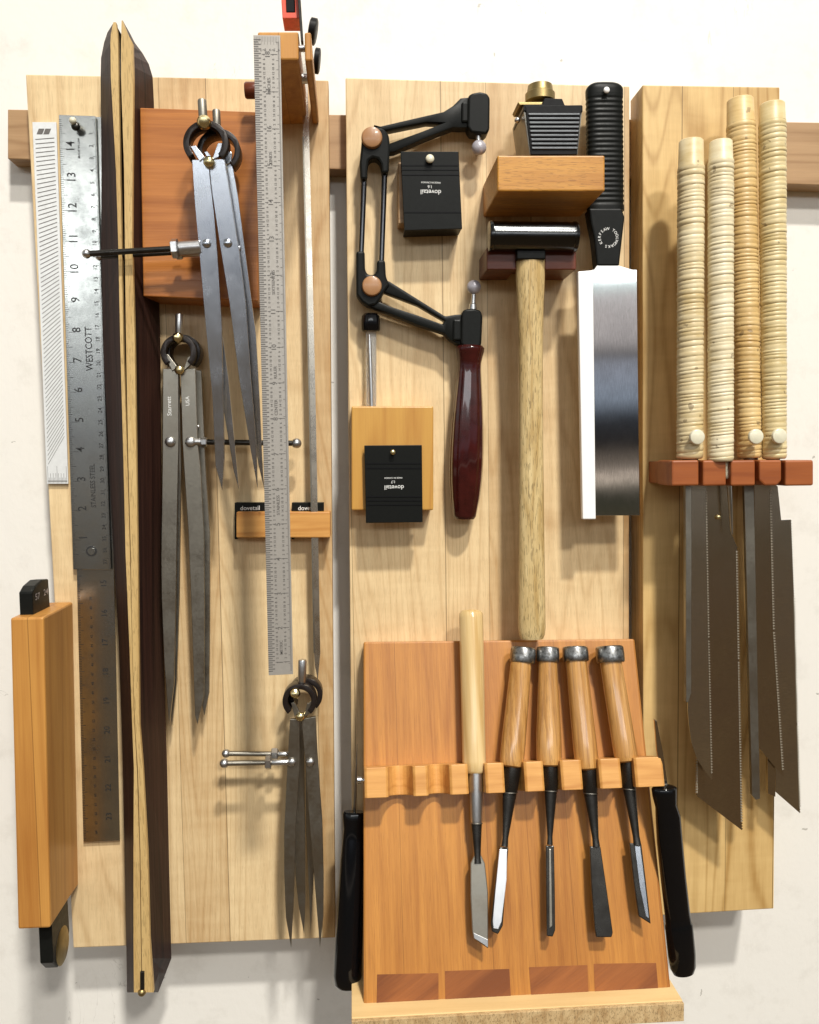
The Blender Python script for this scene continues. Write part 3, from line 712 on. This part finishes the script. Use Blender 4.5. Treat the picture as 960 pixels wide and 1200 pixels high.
# ------------------------------------------------------------------ honing guide on its block, hammer
t = thing('guide_block', 'amber wooden block jutting out, with the ribbed guide standing on top', 'wooden block', 640, 255, 40)
obj('block_body', box3(583,182,709,224,110,70,1.2), amberw, t)
t = thing('honing_guide', 'ribbed grey honing guide with a brass thumb wheel standing on the amber block', 'honing guide', 650, 181, 95)
d = 98
obj('guide_body', prism([(613,125),(683,125),(677,182),(621,182)], d-2, 44, .6), alum, t)
obj('front_plate', prism([(616,124),(682,123),(676.5,181),(622.5,181)], d, 3, .3), blackp, t)
for i in range(9):
    bm = bmesh.new(); y = 132.5+i*4.95; f = (y-124)/57
    prism([(618.5+6*f,y),(680.5-4.2*f,y),(680.2-4.2*f,y+2.4),(618.8+6*f,y+2.4)], d+1.2, 1.5, .25, bm)
    obj('rib', bm, ribgrey, t)
obj('top_cap', prism([(613.5,130),(614,122.5),(636,122),(638,115),(659,115.5),(662,123),(683,123.5),(683,131)], d-.6, 40, .5), blackp, t)
obj('bracket_plate', prism([(607,119.5),(637,119.5),(637,123),(609,123)], d-8, 24, .4), brassD, t)
bm = lathe(P(633,122,76), P(633,101,76), [(0,10*S(76)),(.08,16*S(76)),(.12,17*S(76)),(.55,17*S(76)),(.62,15*S(76)),(1,14*S(76))], 40)
skin_obj('thumb_wheel', bm, brassD, t)
skin_obj('edge_screw', ball(606.5,141,84,3.5), steel, t)

t = thing('hammer_rack', 'dark red slotted wooden rack under the polished hammer head', 'rack', 620, 330, 40)
bm = bmesh.new()
zt = [(571,290),(604,290),(604,316),(571,316)]
obj('left_block', box3(570.5,290,605,316,81,41,.8), mahog, t); obj('right_block', box3(638.5,290,675.5,316,81,41,.8), mahog, t)
bm.free()
obj('rear_block', box3(604.5,290.4,639,315.6,58,18,.3), mahog, t)
t = thing('hammer', 'hammer with a polished cylindrical head and long pale speckled handle', 'hammer', 622, 748, 60)
s = S(88)
bm = lathe(P(572.5,277,86), P(676,278,86), [(0,14*s),(.004,16.5*s),(.02,17.6*s),(.05,17.6*s),(.055,17*s),(.945,17*s),(.95,17.6*s),(.98,17.6*s),(.996,16.5*s),(1,14*s)], 48)
skin_obj('hammer_head', bm, chromeD, t, 40)
prof = [(0,16.4),(.01,17),(.06,17),(.12,15.6),(.2,14.4),(.35,14),(.5,14.4),(.7,15.2),(.9,16.2),(.97,16.6),(.99,15.6),(1,13.8)]
hp = lathe(P(621.5,300,79), P(623.5,748,74), [(t_, r*S(77)) for t_, r in prof], 32, squash=.72)
skin_obj('handle', hp, ash, t, 40)
skin_obj('head_socket', box3(606,292,639.5,303.5,88,14,.8), blackm, t, 10)

# ------------------------------------------------------------------ black ribbed handle with broad blade
t = thing('broad_blade_saw', 'black ribbed handle with a wide mirror-like blade and white edge strip', 'saw', 715, 605, 40)
bm = bmesh.new(); A, B = P(708,97.5,62), P(709.5,248,62); s = S(62); ax = (B-A).normalized()
up = (Vector((0,-1,0))-ax*Vector((0,-1,0)).dot(ax)).normalized(); sd = ax.cross(up); rings = []
n = 28; K = 110
for i in range(K+1):
    tt = i/K
    if tt < .06: r = 21.5*math.sqrt(max(0, 1-((.06-tt)/.06)**2))*.72 + 21.5*.28 if tt > 0 else 4
    else: r = 21.5
    if .1 < tt < .96: r *= 1 - .035*(.5-.5*math.cos(2*PI*tt*26))
    ring_ = []
    for j in range(n):
        a = 2*PI*j/n; ca, sa = math.cos(a), math.sin(a)
        ex = .62
        ring_.append(bm.verts.new(A+(B-A)*tt + (sd*math.copysign(abs(ca)**ex, ca) + up*math.copysign(abs(sa)**ex, sa)*(.46 if not(.1<tt<.96) else .46-.03*(.5-.5*math.cos(2*PI*tt*26))))*r*s))
    rings.append(ring_)
for a, b_ in zip(rings[:-1], rings[1:]):
    for j in range(n): bm.faces.new((a[j], a[(j+1)%n], b_[(j+1)%n], b_[j]))
bm.faces.new(rings[0][::-1]); bm.faces.new(rings[-1])
skin_obj('ribbed_handle', bm, blackm, t, 40)
skin_obj('blade_clamp', prism([(690,244),(729,244),(732.5,254),(726,311.5),(700,311.5),(696.5,278),(693,262)], 73, 14, 1.4), blackm, t, 14)
skin_obj('hanging_pin', ball(711,105.5,72,3.6,sy=.6), whitep, t)
bm = bmesh.new()
word = 'KERFSAW TOOLWORKS '
for i, ch in enumerate(word):
    if ch == ' ': continue
    a = math.radians(215 - i*360/len(word))
    put_text(bm, ch, P(713+10.3*math.cos(a), 278.5-10.3*math.sin(a), 73.3), 4.6*S(73), math.degrees(a)-90)
obj('lettering', bm, whitek, t)
obj('blade', prism([(694,316),(746.5,316),(750,604),(697,604.5)], 74, 1.6, .3), mirror, t)
bm = bmesh.new()
obj('edge_strip', prism([(677.5,318),(695.2,316.5),(698.5,608.5),(683,608.5)], 77, 6, .8), whitep, t)  # plain white strip down the left edge of the blade
skin_obj('blade_back', prism([(700,311),(725,311),(745,317),(696,317)], 72.3, 3, .4), whitep, t)
bm.free()

# ------------------------------------------------------------------ saw rack and the four pull saws
t = thing('saw_rack', 'red wooden comb rack holding the four cane-wrapped saws', 'rack', 860, 570, 52)
obj('rack_back', box3(790,542,953,567,79,28,.4), rackred, t)
for (a, b_) in ((787.5,819.3),(824,851.3),(856.8,885.3),(890,916.2),(920.5,953.5)):
    pts = [(a,539.5),(b_,539),(b_,569),(a,569.5)] if a != 890 else [(890,539),(916.2,539),(916.2,563),(911,569),(896,569),(890,563)]
    obj('rack_block', prism(pts, 110, 32, 1.4), rackred, t)
obj('rack_side', box3(788.6,541,802,568,107,55,.8), rackred, t)
def wrapped(px0,py0,px1,py1,d,r0,r1,capL,mat,t,lean=0):
    """cane wrapped handle, wrapping modelled as rounded turns"""
    A, B = P(px0,py0,d-lean), P(px1,py1,d); s = S(d); L_ = math.hypot(px1-px0,py1-py0)
    prof = [(0,(r0-2.8)*s),(1.2/L_,(r0-1.7)*s),(capL/L_,(r0-.9)*s),((capL+.5)/L_,(r0-.6)*s)]
    y = capL+1; rnd = random.Random(int(px0))
    skew = [0]*len(prof)
    sk = .5
    while y < L_-4:
        step = 4.9*rnd.uniform(.65,1.35); k = rnd.uniform(-.5,.4); sk = max(-.6, min(1.6, sk+rnd.uniform(-.5,.5))); dg = rnd.uniform(.3,.85)
        for f, g in ((.0,-1.0*dg),(.12,-.2),(.5,.12),(.88,-.2)):
            yy = y+f*step
            if yy >= L_-3: break
            r = r0+(r1-r0)*yy/L_
            prof.append((yy/L_, (r+g+k*.5)*s)); skew.append(sk)
        y += step
    prof += [((L_-1.2)/L_, (r1-1)*s), (1, (r1-2.5)*s)]; skew += [0,0]
    ax = (B-A).normalized(); up = (Vector((0,-1,0))-ax*Vector((0,-1,0)).dot(ax)).normalized(); sd = ax.cross(up)
    bm = bmesh.new(); rings = []; n = 36
    for (t_, r), q in zip(prof, skew):
        rings.append([bm.verts.new(A+(B-A)*t_ + (sd*math.cos(2*PI*j_/n)+up*math.sin(2*PI*j_/n))*r*(1+rnd.uniform(-.006,.006)) + ax*(q*s*math.cos(2*PI*j_/n))) for j_ in range(n)])
    for a, b_ in zip(rings[:-1], rings[1:]):
        for j_ in range(n): bm.faces.new((a[j_], a[(j_+1)%n], b_[(j_+1)%n], b_[j_]))
    bm.faces.new(rings[0][::-1]); bm.faces.new(rings[-1])
    return skin_obj('handle', bm, mat, t, 60)
def teeth_poly(pts, edges, tl=1.6, pitch=3.2):
    """insert saw teeth along given outline edges (index list)"""
    out = []
    n = len(pts)
    for i in range(n):
        a = pts[i]; b_ = pts[(i+1)%n]; out.append(a)
        if i in edges:
            L_ = math.hypot(b_[0]-a[0], b_[1]-a[1]); k = int(L_/pitch); nx, ny = (b_[1]-a[1])/L_, -(b_[0]-a[0])/L_
            for j in range(k):
                f = (j+.5)/k; out.append((a[0]+(b_[0]-a[0])*(j+.25)/k, a[1]+(b_[1]-a[1])*(j+.25)/k))
                out.append((a[0]+(b_[0]-a[0])*f+nx*tl, a[1]+(b_[1]-a[1])*f+ny*tl)); out.append((a[0]+(b_[0]-a[0])*(j+.75)/k, a[1]+(b_[1]-a[1])*(j+.75)/k))
    return out
def tooth_line(t, x0, y0, x1, y1, d, w=1.3, pitch=3.2):
    bm = bmesh.new(); L_ = math.hypot(x1-x0, y1-y0); k = int(L_/pitch); ux, uy = (x1-x0)/L_, (y1-y0)/L_; nx, ny = uy, -ux
    for j in range(k):
        a = (j+.12)*pitch; m_ = (j+.5)*pitch; b_ = (j+.88)*pitch
        polyprism(bm, [P(x0+ux*a-nx*w, y0+uy*a-ny*w, d), P(x0+ux*b_-nx*w, y0+uy*b_-ny*w, d), P(x0+ux*m_+nx*w, y0+uy*m_+ny*w, d+.5)], Vector((0,.0006,0)))
    obj('tooth_line', bm, toothm, t)
def button(px, py, d, t): skin_obj('retaining_button', disc(px,py,d,9.2,4,ch=1.2,n=32), ivory, t)
G4 = 'cane-wrapped pull saws'
def sawthing(label, x, y, d): return thing('pull_saw', label, 'pull saw', x, y, d, G4)
# saw 4 (right)
t = sawthing('rightmost pull saw, straw coloured handle, blade reaching past the panel edge', 905, 930, 76)
wrapped(905,122,907.5,538,97,15.8,14.2,21,ratD,t,lean=4)
obj('blade', prism(teeth_poly([(897,560),(911.5,570),(915.6,609.5),(927,609),(930.5,700),(934.5,850),(937.5,953),(909,928),(906,760)], (3,4,5), 1.0, 3), 76, 1.0), sawst2, t)
obj('blade_spine', prism([(897,700),(905,700),(909,934),(900,930)], 79, 3, .3), sawst, t)
button(914.5,511,112,t)
tooth_line(t,931.3,700,935,850,76.3); tooth_line(t,935,850,938,948,76.3)
skin_obj('ferrule', lat(906,536,904,562,95,[(0,9),(1,4.5)],20,squash=.6), steelD, t)
# saw 3
t = sawthing('third pull saw from the left, with the most amber cane handle', 869, 930, 76)
wrapped(867.5,117,878.5,537,90,16.8,14.2,28,ratC,t,lean=6)
obj('blade', prism(teeth_poly([(884,560),(903,565),(907,740),(918,910),(890,877),(886,750)], (1,2), .9, 3), 84, 1.0), sawst, t)
obj('blade_spine', prism([(872,560),(883.5,560),(891,936),(886,937.5),(881.5,932)], 86, 4, .4), steelD, t)
button(887,511.5,110,t)
tooth_line(t,903.5,575,907.5,740,84.4); tooth_line(t,907.5,740,918.3,905,84.4)
skin_obj('ferrule', lat(880,536,884,562,88,[(0,9),(1,4.5)],20,squash=.6), steelD, t)
# saw 2
t = sawthing('second pull saw from the left, palest handle, broad long-pointed blade', 845, 970, 82)
wrapped(844.8,166,844.5,541,105,14.8,15.2,22,ratB,t,lean=2)
obj('blade', prism(teeth_poly([(829,562),(851,562),(856,622),(863.7,640),(866,775),(869.5,973),(817,933),(817,640)], (3,4,6), 1.5, 3.2), 82, 1.0), sawst, t)
skin_obj('steel_tang', lat(853.5,540,858,626,92,[(0,3.2),(.6,2.2),(1,1.1)],14), chrome, t)
skin_obj('cone_ferrule', lat(846,538,853,560,103,[(0,8),(.5,4),(1,3)],18), ivory, t)
skin_obj('rivet', ball(842.5,606,84,3,sy=.5), brass, t)
tooth_line(t,864,645,866.3,775,82.3); tooth_line(t,866.3,775,869.7,965,82.3); tooth_line(t,816.5,930,816.5,880,82.3)
# saw 1
t = sawthing('leftmost pull saw, cream handle with round button and curved blade tip', 810, 900, 90)
wrapped(810,165,808.5,538,97,15.6,15.4,30,ratA,t,lean=2)
obj('blade', prism(teeth_poly([(809,560),(827,560),(828.5,600),(831,750),(834.5,914),(826,903),(817,890),(810.5,871),(807.5,850),(806,832),(807,700)], (1,2,3), .9, 3), 92, 1.0), sawst2, t)
obj('blade_spine', prism([(803.5,562),(811,562),(810.5,812),(807,823),(804,823)], 95, 5, .5), steelD, t)
button(818,512,113,t)
tooth_line(t,828,575,831.2,750,92.4,1.0); tooth_line(t,831.2,750,834.7,908,92.4,1.0)
skin_obj('ferrule', lat(809,536,812,562,95,[(0,10),(1,5)],20,squash=.6), steelD, t)

# ------------------------------------------------------------------ bottom shelf, tilted chisel board
t = thing('bottom_shelf', 'pale wooden shelf with rough end grain front, under the chisel board', 'shelf', 606, 1200, 40)
zs = P(640,1177,159).z
A = P(412,1193,159); B = P(800,1172,159)
bm = bmesh.new()
polyprism(bm, [A, B, B+Vector((0,0,-.014)), A+Vector((.001,0,-.014))], Vector((0,.118,0)), .5)
obj('shelf_board', bm, boxw2, t)
bm = bmesh.new(); q = Vector((0,-.003,0)); k_ = Vector((0,0,-.0006))
polyprism(bm, [A+q+k_, B+q+k_, B+q+Vector((0,0,-.0145)), A+q+Vector((.001,0,-.0145))], Vector((0,.0028,0)), .3)
obj('end_grain_edge', bm, shelfw, t)

t = thing('chisel_board', 'tilted reddish cherry board with peg rail holding five chisels', 'board', 606, 1170, 60)
bm = bmesh.new()
cs = [PT(426,752), PT(744,748.5), PT(787,1163), PT(426,1180)]
polyprism(bm, cs, -PN*.019, 1.6); obj('back_board', bm, cherry, t)
for pts in ([(442,1142),(514,1140.5),(514,1176),(441.5,1178)],[(521.5,1138),(597,1135.5),(599,1172),(522,1175)],[(620,1133.5),(688.5,1131),(690,1169),(623,1171.5)],[(696,1129.5),(769,1128.5),(772,1164.5),(697.5,1167.5)]):
    bm = bmesh.new(); polyprism(bm, [PT(x,y,.25) for x,y in pts], -PN*.002); obj('inlaid_panel', bm, cherryD, t)
# peg rail: plan outline with round notches, extruded along the board
def rail():
    ztop, zbot = 893.5, 929
    y_ = 911
    front = []
    # (start,end) pegs at the front face, notch between
    pegs = [(427,455),(484,502),(527,549),(569,591.5),(615,638),(658,683),(703,729),(745,779)]
    off = 29; back = 1
    def Q(px, o, ypx): return PT(px, ypx, o)
    def line(px, o):  # point on horizontal row at board offset o whose x equals that of px at the rail front
        base = PT(px, y_, off); return Vector((base.x, 0, 0)), o
    c0 = PT(600, y_, off)
    upv = Vector((0, -math.sin(TA), -math.cos(TA))) # down along the board
    def W(x, o):  # world x, offset
        rf = PT(600, y_, off); return Vector((x, rf.y, rf.z)) + PN*(o-off)/1000
    X = [(PT(a,y_,off).x, PT(b_,y_,off).x) for a, b_ in pegs]
    pts = []
    for i, (a, b_) in enumerate(X):
        pts.append(W(a, off-1.6)); 
        pts.append(W(a+.0018, off)); pts.append(W(b_-.0018, off)); pts.append(W(b_, off-1.6))
        if i < len(X)-1:
            na, nb = b_, X[i+1][0]; r = (nb-na)/2; cx = (na+nb)/2
            pts.append(W(na, off-5))
            for k in range(1, 10):
                th = PI*k/10; pts.append(W(cx-r*math.cos(th), off-5-.0155*1000*math.sin(th)))
            pts.append(W(nb, off-5))
    pts.append(W(X[-1][1], .3)); pts.append(W(X[0][0], .3))
    h = .0222
    pts = [p - upv*h/2 for p in pts]
    # small roll of the picture is in the camera already
    bm = bmesh.new(); polyprism(bm, pts, upv*h, .5); return bm
obj('peg_rail', rail(), cherryL, t)
skin_obj('rail_screw', lathe(PT(427,914,15), PT(418,914,15), [(0,.0015),(.35,.0015),(.4,.0028),(.9,.0028),(1,.0018)], 16), steelB, t)

def CP(px, py, off): return PT(px, py, off)
def clathe(x0,y0,x1,y1,off,prof,n=28,squash=1.0,off1=None):
    A, B = PT(x0,y0,off), PT(x1,y1,off if off1 is None else off1)
    s = ((A-CAM).dot(MT@Vector((0,0,-1)))+(B-CAM).dot(MT@Vector((0,0,-1))))/2/F
    return lathe(A,B,[(t_,r*s) for t_, r in prof],n,squash)
def cprism(pts, off, th, bev=.4):
    bm = bmesh.new(); polyprism(bm, [PT(x,y,off) for x,y in pts], -PN*th/1000, bev); return bm
CG = 'chisels in the peg rail'
OF = 16
def chisel(label, hx, ring, socket, neck, blade, bm_mat, hmat, facets, smat):
    t = thing('chisel', label, 'chisel', (blade[0][0]+blade[1][0])/2, max(p[1] for p in blade), 120, CG)
    (x0,y0,r0,x1,y1,r1) = hx
    hm = max(r0,r1)
    r0 = r0-1.6 if ring else r0
    pr = [(0,r0*.8),(.015,r0*.97),(.05,r0),(.35,(r0*.6+r1*.4)),(.75,r1*1.0),(.93,r1),(.985,r1*.93),(1,r1*.75)]
    skin_obj('handle', clathe(x0,y0,x1,y1,OF,pr,28), hmat, t, 40)
    if ring:
        rx0,ry0,rx1,ry1,rr = ring
        skin_obj('steel_ring', clathe(rx0,ry0,rx1,ry1,OF,[(0,rr*.90),(.06,rr*.98),(.14,rr),(.55,rr*1.02),(.92,rr),(1,rr*.95)],28), ferr, t, 50)
    sx0,sy0,sr0,sx1,sy1,sr1 = socket
    skin_obj('socket', clathe(sx0,sy0,sx1,sy1,OF,[(0,sr0),(.96,sr1),(1,sr1*.9)],24), smat[0], t, 40)
    nx0,ny0,nr0,nx1,ny1,nr1 = neck
    skin_obj('socket_rim', clathe(sx1,sy1-1.2,sx1,sy1+.6,OF,[(0,sr1*.9),(.3,sr1*1.06),(.8,sr1*1.06),(1,sr1*.9)],24), steelD, t, 30)
    skin_obj('neck', clathe(nx0,ny0,nx1,ny1,OF-.5,[(0,nr0),(.5,nr0*.45+nr1*.55*.9),(.85,nr1),(1,nr1*1.15)],20,squash=.8), smat[1], t, 40)
    bl = obj('blade', cprism(blade, OF-.5, 3.0, .7), bm_mat[0], t)
    if len(bm_mat) > 1:
        ys = [p[1] for p in blade]; 
        obj('blade_face', cprism(bm_mat[2], OF+.1, 1.2, .3), bm_mat[1], bl)
    return t
chisel('longest chisel, whitish wooden handle without ring, leftmost on the rail', (552,716,14.5,556,906,13.5), None,
       (557.5,898,8.8,558.5,965,6.8), (558.5,963,6.6,560,1012,3.6), [(557,1000),(563,1000),(568.5,1012),(572,1045),(572.5,1112),(567,1108),(555,1100),(553.5,1092),(551.5,1050),(551.5,1012)], [steelD, steel, [(555,1093),(572,1101),(572.2,1111),(567,1107),(555.5,1099.5)]], boxw, False, (steel, ironB))
chisel('chisel with a rounded tip and bright white blade face', (611.5,770,14,599,899,14), (613.5,759,612.2,777,14.6),
       (601,895,10.2,597.5,929,8.8), (597.5,927,8.6,591.5,992,3.4), [(586,993),(596,993),(589.5,1085),(584,1095),(577,1092),(575.5,1083),(579,1050)], [ironB, metal('polished', (.85,.86,.88), .3, .1), [(585.5,995),(594.5,996),(594,1030),(588,1080),(584,1089),(578.5,1088),(577.5,1080),(580.5,1045)]], oak, True, (ironB, ironB))
chisel('narrow upright chisel with the thinnest blade, middle of the five', (642,769,12.5,643.5,898,14.5), (642,758.5,642,776,13.2),
       (645,894,9.2,645.5,927,8), (645.5,926,7.6,644.5,990,3), [(640,991),(649.5,991),(650.5,1040),(651,1090),(648,1098),(641,1097),(640.5,1050)], [ironB, steelD, [(643.5,995),(646,995),(647.5,1085),(644,1088)]], oak, True, (ironB, ironB))
chisel('chisel with a wide black blade flaring to a square tip', (674.5,769,14,688.5,902,13.8), (674,758,675,775,14.8),
       (690,897,9.6,692,930,8.3), (692,928,8.3,699,992,3.8), [(691.5,992),(704,992),(711,1040),(718.5,1093),(717,1098.5),(699,1098.5),(697.5,1090),(693.5,1040)], [ironB], oak, True, (ironB, ironB))
chisel('skew chisel with a shiny slanted blade, rightmost on the rail', (714.5,769,14.5,734.5,893,13.5), (714,757.5,716,776.5,16.2),
       (736,889,8.9,737.5,925,7.6), (737.5,924,7.6,747,990,4), [(738,988),(752,989),(757,1030),(763,1083),(749,1074),(744,1040)], [ironB, steelB, [(744,991),(750.5,992),(755.5,1030),(761,1077),(757,1074),(750,1040)]], oak, True, (ironB, ironB))

# ------------------------------------------------------------------ black handled knife and awl beside the chisel board
t = thing('black_awl', 'awl with a glossy black handle and thin upright spike, left of the chisel board', 'awl', 410, 1157, 60)
A = P(416,951,85); B = P(407,1158,112)
pr = [(0,13.5),(.012,14.8),(.05,14.2),(.10,12.8),(.16,13.2),(.26,14.6),(.5,15.6),(.8,16.6),(.93,17),(.98,15.5),(1,11)]
skin_obj('handle', lathe(A,B,[(a,b_*S(100)) for a,b_ in pr],32,squash=.75), blackg, t, 40)
skin_obj('spike', lathe(P(415.5,952,85), P(418.8,872,85), [(0,1.6*S(85)),(.6,1.2*S(85)),(1,.25*S(85))], 12), steelD, t)
t = thing('black_knife', 'slim knife with a glossy black handle, right of the chisel board', 'knife', 800, 1141, 80)
cen = [(778.5,922,13.5),(778.5,924,15.6),(779,931,15.2),(780.5,944,13.2),(783,957,15.4),(785,985,16),(789,1027,15.8),(794,1071,15.8),(795.3,1082,15.9),(795.6,1083.5,17.1),(799,1118,17.4),(800.5,1133,16.3),(801.3,1140,13),(801.5,1142,8)]
bm = bmesh.new(); chain(bm, [P(x,y,122) for x,y,r in cen], [r*S(122) for x,y,r in cen], 32, squash=.7)
skin_obj('handle', bm, blackg, t, 40)
obj('knife_blade', prism([(767,843),(770,845),(777,880),(783.5,925),(778.5,925),(770,880)], 118, 2.2, .3), sawst, t)

# ------------------------------------------------------------------ boxed tool bottom left
t = thing('tool_case', 'tall orange-brown wooden case projecting at the lower left', 'wooden case', 55, 1090, 40)
A = P(12,725,110); B = P(51,722.5,110); C_ = P(59,1087,110); D_ = P(20,1090,110)
xr = (B.x+C_.x)/2
prof = [Vector((0,B.y,(A.z+B.z)/2)), Vector((0,-.042,(A.z+B.z)/2)), Vector((0,-.042,P(94.5,1037,42).z)), Vector((0,-.062,P(83,1050,62).z)), Vector((0,B.y,(C_.z+D_.z)/2))]
bm = bmesh.new()
def sh(p, x): # the case leans slightly
    f = (p.z-A.z)/(D_.z-A.z); return Vector((x[0]*(1-f)+x[1]*f, p.y, p.z))
polyprism(bm, [sh(p,(B.x,C_.x)) for p in prof], Vector((A.x-B.x,0,0)), 1.6)
obj('case_body', bm, cherryB, t)
t = thing('black_plane_handle', 'black tool held in the tall wooden case, brass disc below', 'tool', 72, 1134, 60)
zt = A.z
xl = P(37,722,100).x
f0 = P(37,700,98); f1 = P(75,680,62)
def slab(x, pts, w): 
    bm = bmesh.new(); polyprism(bm, [Vector((x,-dd/1000,z)) for dd, z in pts], Vector((-w,0,0)), 1.0); return bm
zc = P(60,711,80).z - .02
X0 = P(38,700,98).x; 
obj('black_body', slab(X0, [(98,zc),(98,P(37,694,98).z),(90,P(45,686,90).z),(76,P(60,679,76).z),(62,P(75,678,62).z),(60,zc)], .010), blackm, t)
bm = bmesh.new()
for i, (s_, dd, zpx) in enumerate((('57',88,699),('24',70,694))):
    vs, fs = glyphs(s_); nv = []
    cc = Vector((X0+.0003, -dd/1000, P(50,zpx,dd).z))
    for q in vs: nv.append(bm.verts.new(cc + Vector((0, q.x*.010, q.y*.007))))
    for f in fs: bm.faces.new([nv[k] for k in f])
obj('lettering', bm, knobgrey, t)
X1 = P(61,1100,100).x
zb = P(60,1075,90).z + .02
obj('black_foot', slab(X1, [(100,zb),(62,zb),(60,P(82,1090,60).z),(70,P(77,1120,70).z),(90,P(66,1134,90).z),(100,P(61,1128,100).z)], .010), blackm, t)
cc = Vector((X1+.0002, -.078, P(75,1108,78).z))
bm = lathe(cc+Vector((.0006,0,0)), cc-Vector((.002,0,0)), [(0,.0135),(.3,.0148),(1,.0148)], 32); skin_obj('brass_disc', bm, brassD, t)

# ------------------------------------------------------------------ light
W = bpy.data.worlds.new('World'); SC.world = W; W.use_nodes = True
nt = W.node_tree; bg = nt.nodes['Background']
tc = N(nt, 'ShaderNodeTexCoord'); sep = N(nt, 'ShaderNodeSeparateXYZ'); nt.links.new(tc.outputs['Generated'], sep.inputs[0])
nz = N(nt, 'ShaderNodeTexNoise', i_Scale=5.0, i_Detail=3.0); nt.links.new(tc.outputs['Generated'], nz.inputs['Vector'])
f = mathn(nt, 'MULTIPLY_ADD', sep.outputs[2], .5, .5); f = mathn(nt, 'ADD', f, mathn(nt, 'MULTIPLY_ADD', nz.outputs[0], .008, -.004))
c = ramp(nt, f, [(0,(.60,.42,.25)),(.30,(.50,.34,.19)),(.44,(.40,.27,.16)),(.470,(.16,.16,.11)),(.480,(.12,.12,.09)),(.4825,(2.2,1.9,1.55)),(.4885,(2.2,1.85,1.55)),(.491,(.70,.58,.48)),(.499,(.45,.37,.30)),(.503,(.08,.07,.065)),
               (.520,(.10,.11,.13)),(.532,(1.0,1.2,1.5)),(.550,(1.15,1.25,1.5)),(.555,(.4,.37,.36)),(.562,(1.7,1.6,1.6)),(.587,(2.2,2.05,2.05)),(.593,(2.2,3.0,3.0)),(.63,(2.4,2.3,2.2)),(.68,(1.0,.97,.92)),(1,(.8,.78,.74))])
nt.links.new(c, bg.inputs[0]); bg.inputs[1].default_value = .28
def area(name, loc, rot, sx, sy, power, col):
    l = bpy.data.lights.new(name, 'AREA'); l.shape = 'RECTANGLE'; l.size = sx; l.size_y = sy; l.energy = power; l.color = col
    o = bpy.data.objects.new(name, l); COL.objects.link(o); o.location = loc; o.rotation_euler = rot; return o
def aim(o, tgt): o.rotation_euler = (Vector(tgt)-o.location).to_track_quat('-Z', 'Y').to_euler()
a = area('ceiling_lamp', (1.05,-3.5,5.1), (0,0,0), .42, .26, 380, (1,.965,.90)); aim(a, (0,0,-.1))
a = area('ceiling_lamp', (1.4,-4.4,3.4), (0,0,0), .60, .36, 145, (1,.965,.90)); aim(a, (0,0,-.1))
a = area('ceiling_lamp', (0,-6.0,1.66), (0,0,0), 6.4, .6, 62, (.95,.975,1.0)); aim(a, (0,0,0))

SC.render.engine = 'CYCLES'
SC.view_settings.view_transform = 'Standard'; SC.view_settings.look = 'None'; SC.view_settings.exposure = 0.02; SC.view_settings.gamma = 1
